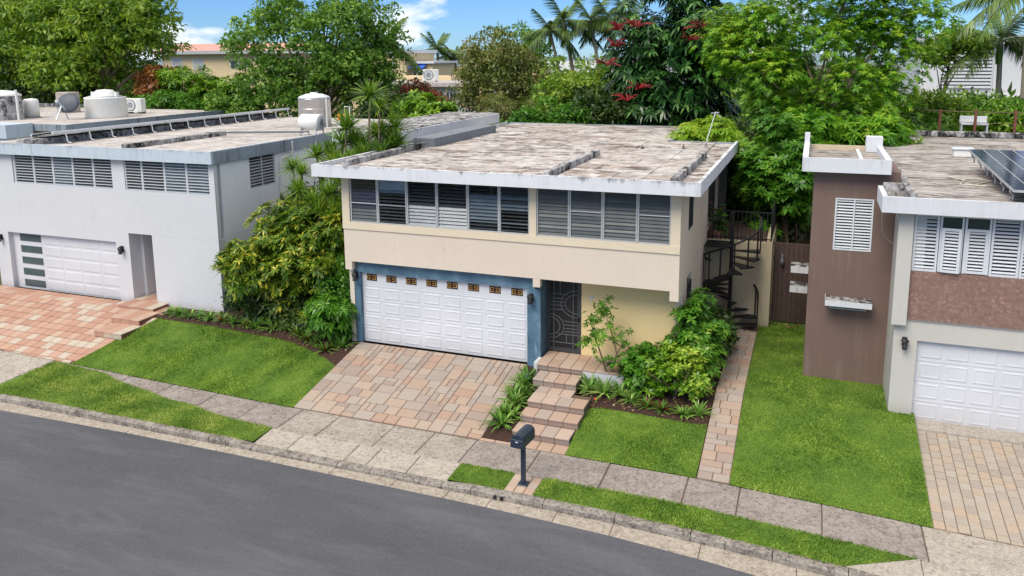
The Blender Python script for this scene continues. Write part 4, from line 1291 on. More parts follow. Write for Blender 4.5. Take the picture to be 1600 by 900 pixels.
# ---- things on the left roof
def lab(o, l): o['label'] = l; return o
tk = thing('water_tank', (-7.85, 9.9, 5.02), 'upright stainless steel cistern on the left white roof', 'water tank')
MB().lathe([(.0, 0), (.64, 0), (.66, .03), (.66, 1.12), (.68, 1.14), (.66, 1.17)], n=40).local('tank_body', 'steel', tk, smooth=True)
MB().lathe([(.67, 1.171), (.60, 1.24), (.34, 1.34), (.15, 1.36), (.15, 1.40), (0, 1.41)], n=40).local('lid', 'white_metal', tk, smooth=True)
for z in (.35, .75):
    MB().lathe([(.663, z - .012), (.672, z), (.663, z + .012)], n=40).local('band', 'steel', tk)
MB().tube([(.70, -.2, 0), (.70, -.2, 1.2)], .025).local('inlet_pipe', 'white_plastic', tk)
dr = thing('water_heater', (-5.75, 6.6, 5.02), 'white horizontal drum with wire cage end on grey roof stand', 'water heater')
MB().lathe([(0, -.42), (.27, -.41), (.30, -.38), (.30, .38), (.27, .41), (0, .42)], (0, 0, .48), 24, 'X').local('drum', 'white_plastic', dr, smooth=True)
mb = MB()
for k in range(10):
    a = k * math.pi / 10
    mb.bar((.44, .30 * math.cos(a), .48 + .30 * math.sin(a)), (.44, -.30 * math.cos(a), .48 - .30 * math.sin(a)), .012)
mb.local('cage', 'ac_grey', dr)
mb = MB()
for x in (-.32, .32):
    for y in (-.25, .25): mb.bar((x, y, 0), (x, y * .9, .40), .04)
    mb.bar((x, -.25, .2), (x, .25, .2), .03)
for y in (-.25, .25): mb.bar((-.32, y * .9, .36), (.32, y * .9, .36), .03)
mb.local('stand', 'grey_metal', dr)
bk = thing('bucket', (-5.9, 9.0, 5.02), 'white bucket with orange lid behind the drum on the left roof', 'bucket')
MB().lathe([(0, 0), (.25, 0), (.25, .38), (0, .38)], n=16).local('bucket_body', 'white_plastic', bk)
MB().lathe([(0, .38), (.26, .38), (.26, .60), (0, .62)], n=16).local('lid', 'orange', bk)
MB().tube([(.28, 0, 0), (.28, 0, .9), (.05, 0, .9)], .02).local('pipe', 'white_plastic', bk)
pf = thing('pipe_run', (-8.5, 5.5, 5.02), 'low grey pipes lying on the left roof before the steel cistern', 'pipes')
MB().bar((-9.2, 5.0, 5.16), (-5.9, 6.3, 5.16), .06).bar((-8.9, 5.8, 5.12), (-6.1, 6.9, 5.12), .05).build('pipe', 'ac_grey', pf)

# long solar collector frame, seen from its raised edge
fr = thing('solar_collector', (-12.4, 8, 5.0), 'long dark solar collector on bent white legs across the left roof', 'solar collector')
MB().quad((-12.35, 1.3, 5.44), (-12.35, 14.3, 5.44), (-13.3, 14.3, 5.30), (-13.3, 1.3, 5.30)).quad((-13.3, 1.3, 5.26), (-13.3, 14.3, 5.26), (-12.35, 14.3, 5.40), (-12.35, 1.3, 5.40)).build('collector_panel', 'dark_glass', fr)
MB().box(-12.36, -12.29, 1.3, 14.3, 5.36, 5.45).box(-13.34, -13.28, 1.3, 14.3, 5.26, 5.35).build('edge_rail', 'tower_fascia', fr)
lg = MB().tube([(0, 0, .36), (.05, 0, .2), (.06, 0, .08), (.14, 0, .03), (.24, 0, .03)], .022, 6).mesh('leg', 'white_plastic')
for i in range(14):
    link('leg', lg, fr, Vector((-12.33, 1.8 + i * .95, 5.02)) - acc(fr))

# ---- the next house to the left: only its roof shows
G2 = thing('house', (-26, 12, 0), 'further white house whose flat roof carries tanks and dish', 'house')
MB().box(-34, -20.6, 9.0, 19.0, -.2, 4.6).build('wall', 'far_cream', G2)
r2o = MB().box(-34.2, -20.4, 8.7, 19.2, 4.6, 4.86).build('roof', 'roof_left', G2)
MB().box(-20.4, -20.3, 8.7, 19.2, 4.58, 4.90).box(-34.2, -20.3, 8.6, 8.7, 4.58, 4.90).build('roof_rim', 'dirty_edge', r2o)
MB().box(-27.5, -22.3, 7.2, 8.55, 4.35, 4.95).build('porch_roof', 'paleblue', G2)
MB().box(-27.4, -22.4, 7.3, 8.55, -.2, 4.349).build('porch_wall', 'far_white', G2)
t2 = thing('water_tank', (-22.9, 13.3, 4.86), 'wide white round cistern with domed cover on the far roof', 'water tank')
MB().lathe([(0, 0), (1.0, 0), (1.03, .05), (.99, .95), (1.02, 1.0), (.96, 1.05)], n=40).local('tank_body', 'white_plastic', t2, smooth=True)
MB().lathe([(.95, 1.051), (.55, 1.15), (.53, 1.25), (.38, 1.40), (.0, 1.44)], n=32).local('lid', 'white_plastic', t2, smooth=True)
for s in (-1, 1):
    MB().box(s * .8 - .08, s * .8 + .08, -.08, .08, 1.06, 1.30).local('lug', 'white_plastic', t2)
ds = thing('satellite_dish', (-23.6, 11.4, 4.86), 'dark grey satellite dish on a white tripod on the far roof', 'satellite dish')
mb = MB()
prof = [(0, .10), (.25, .085), (.5, .03), (.62, -.02), (.64, -.02), (.64, .0), (.5, .05), (.25, .105), (0, .12)]
mb.lathe([(r, h) for r, h in prof], n=32)
d_o = mb.local('dish', 'dish', ds, (.18, .1, .82), (math.radians(68), 0, math.radians(18)), True)
d_o.scale = (.9, .8, 1)
mb = MB()
for p in ((-.55, -.45, 0), (.1, -.6, 0), (-.2, .35, 0)): mb.bar(p, (-.05, -.05, .75), .05)
mb.bar((-.05, -.05, .75), (.12, .02, .85), .05).bar((.15, .05, .4), (.3, -.6, .95), .035)
mb.local('tripod', 'white_metal', ds)
MB().cbox(.24, .36, -.68, -.55, .88, 1.02, .01).local('receiver', 'white_metal', ds)
def ac_unit(loc, rz, label, s=1.0, group='air conditioning units on roofs'):
    a = thing('air_conditioner', loc, label, 'air conditioner', group, rz)
    MB().cbox(-.42 * s, .42 * s, -.17 * s, .17 * s, .07 * s, .66 * s, .02).local('casing', 'white_plastic', a)
    MB().lathe([(.0, .0), (.25 * s, .0), (.25 * s, -.012), (0, -.02)], (-.1 * s, -.172 * s, .37 * s), 24, 'Y').local('fan_grille', 'ac_grey', a)
    mb = MB()
    for r in (.09, .15, .21): mb.lathe([(r * s - .006, -.022), (r * s + .006, -.022), (r * s, -.03)], (-.1 * s, -.172 * s, .37 * s), 20, 'Y')
    mb.local('fan_guard', 'white_metal', a)
    MB().box(.22 * s, .36 * s, -.178 * s, -.171 * s, .12 * s, .6 * s).local('side_panel', 'white_metal', a)
    for x in (-.3, .3): MB().box((x - .05) * s, (x + .05) * s, -.22 * s, .22 * s, 0, .069 * s).local('foot', 'ac_grey', a)
    return a
ac_unit((-23.6, 15.9, 4.86), math.radians(8), 'white air conditioning unit on the roof right of the wide cistern', 1.25)
ac_unit((-25.6, 16.8, 4.86), math.radians(70), 'white air conditioning unit half hidden behind the wide cistern', 1.15)
bl = thing('water_tank', (-26.6, 12.0, 4.86), 'small slim white tank left of the dark dish', 'water tank')
MB().lathe([(0, 0), (.36, 0), (.36, .88), (.30, .96), (0, 1.0)], n=24).local('tank_body', 'white_plastic', bl, smooth=True)
MB().lathe([(0, -.02), (.46, -.02), (.46, .02), (0, .03)], n=20).local('base', 'ac_grey', bl)
cb = thing('concrete_block', (-28.2, 15.6, 4.86), 'rough beige concrete block behind the slim tank', 'block')
MB().cbox(-.48, .48, -.4, .4, 0, 1.15, .04).local('block_body', 'slab_pale', cb)
tc = thing('water_tank', (-26.75, 10.6, 4.86), 'grey ribbed cistern under a white cap at the left edge', 'water tank')
MB().lathe([(0, 0), (.85, 0), (.85, .3), (.82, .32), (.84, .62), (.81, .64), (.83, .95), (.80, 1.18)], n=32).local('tank_body', 'kerb_roof', tc)
MB().lathe([(.84, 1.18), (.84, 1.24), (.5, 1.42), (0, 1.48)], n=32).local('lid', 'white_plastic', tc, smooth=True)
MB().tube([(.95, 0, 0), (.95, 0, 1.5)], .06).local('vent_pipe', 'white_plastic', tc)

# ------------------------------------------------------------------ brown and grey house on the right
K = thing('house', (15, 5, 0), 'grey and brown house with white louvred shutters and corner tower', 'house')
TY0 = 1.75
mb = MB()
mb.box(11.55, 12.05, TY0, TY0 + .2, -.3, 5.15).box(12.88, 13.40, TY0, TY0 + .2, -.3, 5.15).box(12.05, 12.88, TY0, TY0 + .2, -.3, 3.24).box(12.05, 12.88, TY0, TY0 + .2, 4.50, 5.15)
mb.box(11.55, 11.75, TY0 + .2, 4.6, -.3, 5.15).box(13.2, 13.40, TY0 + .2, 4.6, -.3, 5.15).box(11.75, 13.2, 4.4, 4.6, -.3, 5.15)
mb.build('tower_wall', 'brown_wall', K)
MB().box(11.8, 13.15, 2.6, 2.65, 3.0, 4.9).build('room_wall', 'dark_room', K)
# tower roof tray
tr = MB().box(11.32, 13.12, 1.50, 4.75, 5.152, 5.30).build('roof', 'roof_right', K)
MB().box(11.27, 13.17, 1.44, 1.50, 5.13, 5.46).box(11.27, 11.40, 1.50, 4.75, 5.13, 5.50).box(13.04, 13.17, 1.50, 4.75, 5.13, 5.46).build('roof_rim', 'tower_fascia', tr)
MB().box(11.27, 13.17, 4.75, 4.83, 5.13, 5.42).build('roof_rim', 'tan_wall', tr)
MB().box(12.55, 12.63, 1.502, 4.74, 5.301, 5.34).build('roof_kerb', 'tower_fascia', tr)
MB().box(12.78, 13.17, 4.35, 4.749, 5.31, 5.70).build('parapet_block', 'tower_fascia', tr)
MB().box(11.27, 11.40, 4.45, 4.748, 5.501, 5.75).build('parapet_block', 'tower_fascia', tr)
# white metal louvres in the tower, hood over a small vent
louvre_window(K, (12.05, TY0 + .02, 3.245), .83, 1.25, 17, math.radians(38), 'white_metal', .046, .012, .035, 'white_metal', .06, split=True)
hd = MB().box(11.96, 12.96, 1.34, TY0 - .001, 2.02, 2.10).build('vent_hood', 'kerb_roof', K)
MB().box(11.955, 12.965, 1.33, 1.339, 1.97, 2.105).box(11.945, 11.954, 1.33, TY0 - .001, 1.97, 2.15).build('hood_edge', 'tower_fascia', hd)
vt = MB().box(12.06, 12.08, 1.62, TY0 - .001, 1.83, 2.018).box(12.84, 12.86, 1.62, TY0 - .001, 1.83, 2.018).build('vent_louvre', 'white_metal', K)
for z in (1.84, 1.90, 1.96):
    MB().box(12.081, 12.839, 1.60, 1.66, z, z + .015).build('slat', 'white_metal', vt)
MB().box(12.081, 12.839, TY0 - .02, TY0 - .002, 1.83, 2.018).build('vent_back', 'dark_room', vt)
for z in (2.10, 1.55):
    MB().box(11.10, 11.548, 4.05, 4.55, z, z + .07).build('vent_hood', 'kerb_roof', K)
    MB().box(11.10, 11.548, 4.03, 4.049, z - .1, z + .075).build('hood_edge', 'tower_fascia', K)
# main block
KY = 0.2
mb = MB()
mb.box(13.35, 13.82, KY + .05, TY0 - .001, -.5, 4.60)        # left pier, lower
mb.box(13.82, 19, KY + .05, KY + .25, 1.70, 2.15)
mb.box(13.27, 13.56, KY - .10, KY + .05, 2.06, 4.60)         # upper pilaster
mb.box(13.56, 19, KY + .02, KY + .25, 2.15, 2.18)
mb.box(19, 19.2, KY + .05, 14.5, -.5, 4.6).box(13.35, 13.5, TY0 + .2, 14.5, 0, 4.6).box(13.5, 19, 14.3, 14.5, 0, 4.6)
mb.build('wall', 'grey_wall', K)
MB().box(13.56, 19, KY, KY + .2, 2.18, 3.26).build('stucco_panel', 'stucco', K)
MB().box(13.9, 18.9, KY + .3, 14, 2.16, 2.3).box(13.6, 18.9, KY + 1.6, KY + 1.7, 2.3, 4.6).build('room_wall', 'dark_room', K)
# garage door
gd3 = MB().box(13.70 + .02, 16.9, KY + .16, KY + .20, -.16, 1.70).build('garage_door', 'door_white', K)
pw3, ph3 = .52, 1.86 / 4
a, b = pw3 / 2 - .05, ph3 / 2 - .06
PM3 = MB().add([(-a, 0, -b), (a, 0, -b), (a, 0, b), (-a, 0, b), (-a + .03, -.010, -b + .03), (a - .03, -.010, -b + .03), (a - .03, -.010, b - .03), (-a + .03, -.010, b - .03),
                (-a + .055, -.004, -b + .055), (a - .055, -.004, -b + .055), (a - .055, -.004, b - .055), (-a + .055, -.004, b - .055)],
               [(0, 1, 5, 4), (1, 2, 6, 5), (2, 3, 7, 6), (3, 0, 4, 7), (4, 5, 9, 8), (5, 6, 10, 9), (6, 7, 11, 10), (7, 4, 8, 11), (8, 9, 10, 11)]).mesh('door_panel', 'door_white')
for r in range(4):
    for q in range(6):
        link('door_panel', PM3, gd3, Vector((13.86 + (q + .5) * pw3, KY + .159, -.16 + (r + .5) * ph3)) - acc(gd3))
    if r: MB().box(13.82, 16.9, KY + .152, KY + .160, -.16 + r * ph3 - .006, -.16 + r * ph3 + .006).build('section_joint', 'door_white', gd3)
# shutters: louvred leaves, two of them set with a small pane above and one leaf ajar
ww = [(13.58, 14.06, 0), (14.06, 14.52, 1), (14.52, 15.02, 1), (15.02, 15.56, 0), (15.56, 16.1, 0), (16.1, 16.6, 1), (16.6, 17.1, 1)]
for a, b, top in ww:
    z1 = 4.50
    if top:
        MB().box(a + .01, a + .05, KY, KY + .07, 3.28, z1).box(b - .05, b - .01, KY, KY + .07, 3.28, z1).box(a + .05, b - .05, KY, KY + .07, z1 - .04, z1).build('window_frame', 'white_metal', K)
        MB().box(a + .05, b - .05, KY + .03, KY + .036, 4.24, z1 - .04).build('pane', 'dark_glass', K)
        rz_ = math.radians(-7) if a < 14.2 else 0
        louvre_window(K, (a + .05, KY + (-.02 if rz_ else .035), 3.285), b - a - .10, .95, 12, math.radians(38), 'white_metal', .046, .012, .055, 'white_metal', .045, rz=rz_, name='shutter')
    else:
        louvre_window(K, (a + .005, KY + .04, 3.265), b - a - .01, z1 - 3.265, 15, math.radians(38), 'white_metal', .048, .013, .045, 'white_metal', .07, name='shutter')
# roof of the main block
rk = MB().box(13.42, 19.2, -.12, 14.6, 4.60, 4.83).box(13.0, 13.42, -.12, 1.2, 4.60, 4.70).build('roof', 'roof_right', K)
MB().box(12.90, 19.3, -.20, -.12, 4.56, 4.895).box(12.90, 13.0, -.119, 1.3, 4.56, 4.90).build('roof_rim', 'white_fascia_clean', rk)
MB().box(13.42, 13.56, -.118, 1.6, 4.831, 4.95).box(13.42, 13.55, 1.95, 9.2, 4.831, 5.0).build('roof_rim', 'kerb_roof', rk)
MB().box(13.0, 13.42, 1.2, 1.3, 4.56, 4.98).build('roof_kerb', 'kerb_roof', rk)
MB().cbox(14.6, 19.2, 14.3, 14.62, 4.83, 5.03, .03).build('roof_kerb', 'kerb_roof', rk)
rnd = random.Random(4)
lantern((13.57, KY + .05, 1.66), 'black wall lantern on the grey pier left of the right garage')
# hanging cable on the tower front
hc = thing('hanging_cable', (13.1, 1.6, 4.4), 'thin pale cable looping from the right roof edge across the brown tower', 'cable')
MB().tube([(12.93, -.1, 4.6), (12.96, .4, 4.3), (13.03, 1.1, 3.95), (13.15, 1.55, 3.66), (13.38, 1.72, 3.45)], .008, 6).build('cable', 'cable', hc)
rc = thing('roof_cable', (15.2, 2, 4.85), 'loose pale cables lying on the right roof beside the solar panel', 'cable')
for pts, r in (([(14.6, 3.6, 4.85), (14.9, 3.0, 4.86), (14.7, 2.4, 4.85), (15.2, 2.2, 4.86), (15.6, 2.5, 4.85)], .015), ([(14.8, 3.2, 4.85), (15.2, 3.4, 4.86), (15.5, 3.1, 4.85), (15.1, 2.6, 4.85)], .015), ([(15.35, .6, 4.86), (15.7, 1.2, 4.9), (16.2, 1.4, 4.86)], .018)):
    MB().tube(pts, r, 6).build('cable', 'cable', rc)
# solar panel
sp = thing('solar_array', (15.27, 0, 4.84), 'blue black solar panel array tilted on the right house roof', 'solar panel')
cols, rows = 2, 3
cell = MB()
p0, pu, pv = Vector((15.27, -.02, 5.13)), Vector((1, 0, -0.0)), Vector((0, 1, .045))
def spt(u, v, h=0): return p0 + pu * u + pv * v + Vector((0, 0, h))
Wd, Ld = 4.0, 5.25
MB().add([spt(0, 0), spt(Wd, 0), spt(Wd, Ld), spt(0, Ld), spt(0, 0, -.05), spt(Wd, 0, -.05), spt(Wd, Ld, -.05), spt(0, Ld, -.05)],
         [(0, 1, 2, 3), (7, 6, 5, 4), (0, 4, 5, 1), (1, 5, 6, 2), (2, 6, 7, 3), (3, 7, 4, 0)]).build('panel_frame', 'grey_metal', sp)
nu, nv = 12, 16
cw, cl = Wd / nu, Ld / nv
d = .012
cm = MB().add([(d, d, .004), (cw - d, d, .004), (cw - d, cl - d, .004 + .045 * (cl - d)), (d, cl - d, .004 + .045 * (cl - d))], [(0, 1, 2, 3)]).mesh('solar_cell', 'solar')
for i in range(nu):
    for j in range(nv):
        link('solar_cell', cm, sp, spt(i * cw, j * cl) - acc(sp))
mb = MB()
for j in range(6):
    mb.tube([spt(.03, .4 + j * .9, -.05), spt(.03, .4 + j * .9, -.12), spt(.1, .4 + j * .9 + .03, -.2), spt(.1, .45 + j * .9, -.29)], .018, 6)
for j in range(4): mb.bar(spt(1.2, .4 + j * 1.4, -.05), spt(1.2, .4 + j * 1.4, -.29), .04).bar(spt(3, .4 + j * 1.4, -.05), spt(3, .4 + j * 1.4, -.29), .04)
mb.build('support', 'grey_metal', sp)
rv = thing('roof_vent', (15.6, 8.2, 4.83), 'small white box vent behind the solar panel on the right roof', 'vent')
MB().cbox(-.25, .25, -.2, .2, 0, .22, .02).local('vent_box', 'white_plastic', rv)
MB().cbox(-.29, .29, -.24, .24, .221, .26, .01).local('vent_lid', 'white_metal', rv)
# white bench and the rope fence behind the right roof
bn = thing('bench', (17.1, 15.9, 4.75), 'white bench or table behind the rear edge of the right roof', 'bench')
MB().cbox(-.46, .46, -.2, .2, .42, .50, .01).local('seat', 'white_wall', bn)
MB().cbox(-.46, .46, .17, .21, .501, .74, .01).local('backrest', 'white_wall', bn)
for x in (-.42, .42): MB().box(x - .025, x + .025, -.18, .18, 0, .419).local('leg', 'white_wall', bn)
rf = thing('rope_fence', (17.5, 15.5, 4.7), 'rusty post and rope fence along the rear of the right roof', 'fence')
for x in (15.9, 17.07, 18.35, 19.6):
    MB().cbox(-.045, .045, -.045, .045, -.6, 1.0, .005).local('post', 'post_red', rf, Vector((x, 15.5, 4.75)) - acc(rf))
MB().tube([(15.0, 15.5, 5.74), (15.9, 15.5, 5.70), (17.07, 15.5, 5.67), (18.35, 15.5, 5.68), (19.6, 15.5, 5.68)], .018, 6).tube([(16.5, 15.5, 5.3), (19.6, 15.5, 5.2)], .012, 6).build('rope', 'bark', rf)
# TV aerial on the middle roof
an = thing('antenna', (8.25, 7.9, 4.97), 'thin leaning aerial mast at the back right corner of the middle roof', 'antenna')
MB().tube([(0, 0, 0), (.25, .3, 1.05)], .018, 6).local('mast', 'grey_metal', an)
MB().tube([(.25, .3, 1.05), (.45, .3, .85)], .012, 6).tube([(.1, .3, 1.0), (.36, .3, 1.03)], .012, 6).local('arm', 'grey_metal', an)
# ------------------------------------------------------------------ plants: all leaves are small real faces
def unit(a):
    return a / np.maximum(np.linalg.norm(a, axis=-1, keepdims=True), 1e-9)
def frames(D, U):
    S = unit(np.cross(D, U)); N = np.cross(S, D)
    return S, N
def diamonds(P, D, U, L, Wd, fold=0.18, mid=0.45):
    """simple leaves: 4 corner vertices folded along the midrib -> 1 quad each"""
    S, N = frames(D, U)
    L = np.asarray(L).reshape(-1, 1); Wd = np.asarray(Wd).reshape(-1, 1)
    c = P + D * L * mid + N * (fold * Wd)
    V = np.stack([P, c + S * Wd * .5 - N * 0, P + D * L, c - S * Wd * .5], 1)
    return V.reshape(-1, 3), np.arange(len(P) * 4).reshape(-1, 4)
def straps(P, D, U, L, Wd, droop, segs=4, prof=None, fold=0.0):
    """arching strap leaves: segs quads each"""
    n = len(P)
    S, N = frames(D, U)
    L = np.broadcast_to(np.asarray(L, float), (n,)).reshape(-1, 1)
    Wd = np.broadcast_to(np.asarray(Wd, float), (n,)).reshape(-1, 1)
    droop = np.broadcast_to(np.asarray(droop, float), (n,)).reshape(-1, 1)
    if prof is None:
        prof = [0.75, 1.0, 0.85, 0.55, 0.06] if segs == 4 else ([0.8, 1.0, 0.6, 0.06] if segs == 3 else ([0.9, 0.8, 0.08] if segs == 2 else np.linspace(1, .08, segs + 1)))
    rows = []
    down = np.array([0, 0, -1.0])
    for k in range(segs + 1):
        t_ = k / segs
        c = P + D * L * t_ + down * (droop * L * t_ * t_)
        w = Wd * prof[k] * .5
        rows += [c - S * w, c + S * w]
    V = np.stack(rows, 1)                       # n, 2(segs+1), 3
    m = 2 * (segs + 1)
    base = (np.arange(n) * m)[:, None, None]
    q = np.array([[2 * k, 2 * k + 1, 2 * k + 3, 2 * k + 2] for k in range(segs)])[None]
    return V.reshape(-1, 3), (base + q).reshape(-1, 4)
def merge(parts):
    V, F, k = [], [], 0
    for v, f in parts:
        V.append(v); F.append(f + k); k += len(v)
    return np.concatenate(V), np.concatenate(F)
def sph(rng, n):
    return unit(rng.normal(size=(n, 3)))
UP = np.array([0, 0, 1.0])

def crown_leaves(rng, C, R, n_per, L, Wd, flat=0.75, up=0.5, out=0.45, jit=0.6, shell=0.5, sag=0.0):
    """C clump centres (k,3), R clump radii (k,). leaves sit mostly in the outer part of every clump"""
    k = len(C)
    idx = np.repeat(np.arange(k), n_per)
    n = len(idx)
    d = sph(rng, n)
    d[:, 2] = np.where(d[:, 2] < -0.25, -d[:, 2] * .6, d[:, 2])
    d = unit(d)
    r = shell + (1 - shell) * rng.random(n) ** 0.6
    P = C[idx] + d * (R[idx] * r)[:, None] * np.array([1, 1, flat])
    D = unit(d * out + rng.normal(size=(n, 3)) * jit + np.array([0, 0, -sag]))
    U = unit(UP * up + d * .7 + rng.normal(size=(n, 3)) * .45)
    s = 0.7 + 0.6 * rng.random(n)
    return diamonds(P, D, U, L * s, Wd * s)

def whorls(rng, C, Dn, nleaf, L, Wd, droop=0.35, spread=0.9, segs=2, lift=0.15):
    """rosettes of leaves round the shoot tips C pointing along Dn"""
    k = len(C)
    idx = np.repeat(np.arange(k), nleaf)
    n = len(idx)
    a = np.tile(np.arange(nleaf) * 2 * np.pi / nleaf, k) + np.repeat(rng.random(k) * 6.28, nleaf) + rng.normal(size=n) * .2
    ref = unit(np.cross(Dn, np.array([0.31, 0.86, 0.13])))
    b2 = np.cross(Dn, ref)
    rad = ref[idx] * np.cos(a)[:, None] + b2[idx] * np.sin(a)[:, None]
    D = unit(rad * spread + Dn[idx] * (lift + .35 * rng.random(n)[:, None]))
    s = (0.75 + 0.5 * rng.random(n))
    return straps(C[idx] + rad * (Wd * .3), D, unit(Dn[idx] + UP * .25), L * s, Wd * s, droop * (0.6 + .8 * rng.random(n)), segs, [0.35, 1.0, 0.08] if segs == 2 else None)

def lobes(rng, base, rx, ry, rz, n, r0, r1, low=-0.5):
    """irregular crown: n big clumps scattered over an ellipsoid's outer half"""
    d = sph(rng, n * 3)
    d = d[d[:, 2] > low][:n]
    rad = 0.52 + 0.48 * rng.random(len(d))
    C = np.array(base) + d * rad[:, None] * np.array([rx, ry, rz])
    return C, r0 + (r1 - r0) * rng.random(len(d)), d
def sub_clumps(rng, C, R, n, rs):
    """small sprays over the big clumps (mostly on top and outside)"""
    idx = np.repeat(np.arange(len(C)), n)
    d = sph(rng, len(idx))
    d[:, 2] = np.abs(d[:, 2]) * np.where(rng.random(len(idx)) < .8, 1, -0.7)
    P = C[idx] + d * (R[idx] * (0.75 + .35 * rng.random(len(idx))))[:, None]
    return P, rs * (0.6 + .8 * rng.random(len(idx))), d

def limbs(rng, name, mat, parent, base, top, r, targets, r_tip=0.03, wig=0.25):
    """trunk from base to top and one tapering limb to every target"""
    mb = MB()
    base, top = Vector(base), Vector(top)
    pts = [base.lerp(top, t_) + Vector((rng.normal() * wig * .4, rng.normal() * wig * .4, 0)) * (1 if 0 < t_ < 1 else 0) for t_ in (0, .33, .66, 1)]
    mb.tube(pts, [r * 1.25, r, r * .9, r * .72], 8)
    for q in targets:
        q = Vector(q)
        s = pts[2].lerp(pts[3], rng.random())
        m1 = s.lerp(q, .4) + Vector((rng.normal() * wig, rng.normal() * wig, abs(rng.normal()) * wig * .8))
        m2 = s.lerp(q, .75) + Vector((rng.normal() * wig * .6, rng.normal() * wig * .6, abs(rng.normal()) * wig * .3))
        mb.tube([s, m1, m2, q], [r * .55, r * .36, r * .22, r_tip], 6, False)
    return mb.build(name, mat, parent)
def leaf_part(name, VF, mat, parent):
    V, F = VF
    a = acc(parent)
    return link(name, np_mesh(name, V - np.array((a.x, a.y, a.z)), F, mat), parent)

def tree(name, label, base, mat, bark, crown, seed, cat='tree', group=None, n_lobe=26, r0=.8, r1=1.3, n_sub=9, rs=.38, n_leaf=14, L=.22, Wd=.11, trunk_r=.16, low=-.45, style='leaf', whorl=9, droop=.4, sag=.45, nlimb=9, flat=.75, trunk_top=None, tips=None):
    """crown = (cx, cy, cz, rx, ry, rz)"""
    rng = np.random.default_rng(seed)
    o = thing(name, base, label, cat, group)
    c = np.array(crown[:3])
    C, R, d = lobes(rng, c, *crown[3:], n_lobe, r0, r1, low)
    P, r, dd = sub_clumps(rng, C, R, n_sub, rs)
    tt = trunk_top or (c[0] * .8 + base[0] * .2, c[1] * .8 + base[1] * .2, c[2] - crown[5] * .45)
    limbs(rng, 'trunk', bark, o, base, tt, trunk_r, C[rng.permutation(len(C))[:nlimb]])
    if style == 'leaf':
        VF = crown_leaves(rng, P, r, n_leaf, L, Wd, flat, sag=sag)
    else:
        Dn = unit(dd * .8 + UP * .75 + rng.normal(size=P.shape) * .2)
        VF = whorls(rng, P, Dn, whorl, L, Wd, droop)
    leaf_part('crown', VF, mat, o)
    if tips:                                      # lime shoots on the outer, upper sprays; their colour paints sunlit crown tops
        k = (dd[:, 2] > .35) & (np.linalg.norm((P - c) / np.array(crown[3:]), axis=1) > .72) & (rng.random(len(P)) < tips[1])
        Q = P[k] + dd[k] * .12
        leaf_part('lit_top_shoots', whorls(rng, Q, unit(dd[k] * .6 + UP), whorl, L, Wd, droop), tips[0], o)
    return o

# leaf colours (albedo)
M['lf_left'] = leafmat('leaf_yellow_green', h2l(78, 118, 34), h2l(142, 174, 56), h2l(190, 206, 92), trans=.45, spread=.7)
M['lf_dense'] = leafmat('leaf_deep_green', h2l(60, 100, 34), h2l(122, 166, 62), h2l(176, 204, 94), trans=.45, spread=.7)
M['lf_poin'] = leafmat('leaf_bright_green', h2l(64, 122, 28), h2l(132, 186, 50), h2l(190, 212, 72), trans=.5, spread=.7)
M['lf_poin_tip'] = leafmat('leaf_lime_and_lit_top', h2l(120, 164, 36), h2l(166, 200, 56), h2l(202, 216, 84), trans=.45, spread=.7)  # lime leaf; on the flame tree it paints sunlit tops
M['lf_schef'] = leafmat('leaf_glossy_dark', h2l(22, 52, 24), h2l(54, 98, 42), h2l(110, 150, 78), rough=.25, trans=.12, spread=.8)
M['lf_palm'] = leafmat('palm_leaflet', h2l(49, 77, 27), h2l(99, 129, 50), h2l(145, 163, 79), trans=.2)
M['lf_drac'] = leafmat('dracaena_leaf', h2l(62, 104, 34), h2l(130, 164, 56), h2l(192, 204, 92), trans=.3)
M['lf_croton'] = leafmat('croton_leaf', h2l(60, 98, 26), h2l(130, 158, 46), h2l(218, 204, 72), rough=.35, trans=.35, spread=.95)
M['lf_shrub'] = leafmat('shrub_leaf', h2l(46, 96, 26), h2l(100, 154, 46), h2l(170, 200, 86), rough=.35, trans=.35)
M['lf_lime'] = leafmat('lime_shrub_leaf', h2l(66, 112, 22), h2l(124, 166, 42), h2l(184, 204, 80), rough=.35)
M['lf_bush'] = leafmat('yellowish_bush_leaf', h2l(66, 112, 24), h2l(132, 172, 46), h2l(194, 210, 84), rough=.32, trans=.35, spread=.8)
M['lf_olive'] = leafmat('olive_brown_leaf', h2l(82, 96, 38), h2l(130, 142, 66), h2l(184, 156, 122), spread=.75)
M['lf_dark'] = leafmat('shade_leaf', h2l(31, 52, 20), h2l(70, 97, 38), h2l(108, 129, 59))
M['lf_red'] = leafmat('copper_leaf', h2l(104, 66, 32), h2l(168, 110, 58), h2l(196, 146, 84))
M['lf_boug'] = leafmat('coral_blossom_leaf', h2l(72, 88, 34), h2l(174, 97, 63), h2l(236, 125, 104), spread=.9)
M['lf_lily'] = leafmat('strap_leaf', h2l(54, 97, 34), h2l(122, 166, 66), h2l(204, 220, 132), trans=.2)
M['lf_brom'] = leafmat('bromeliad_red_leaf', h2l(96, 34, 26), h2l(158, 62, 44), h2l(196, 110, 70), trans=.1)
M['flower'] = simple('orange_flower', h2l(226, 110, 50), .6)

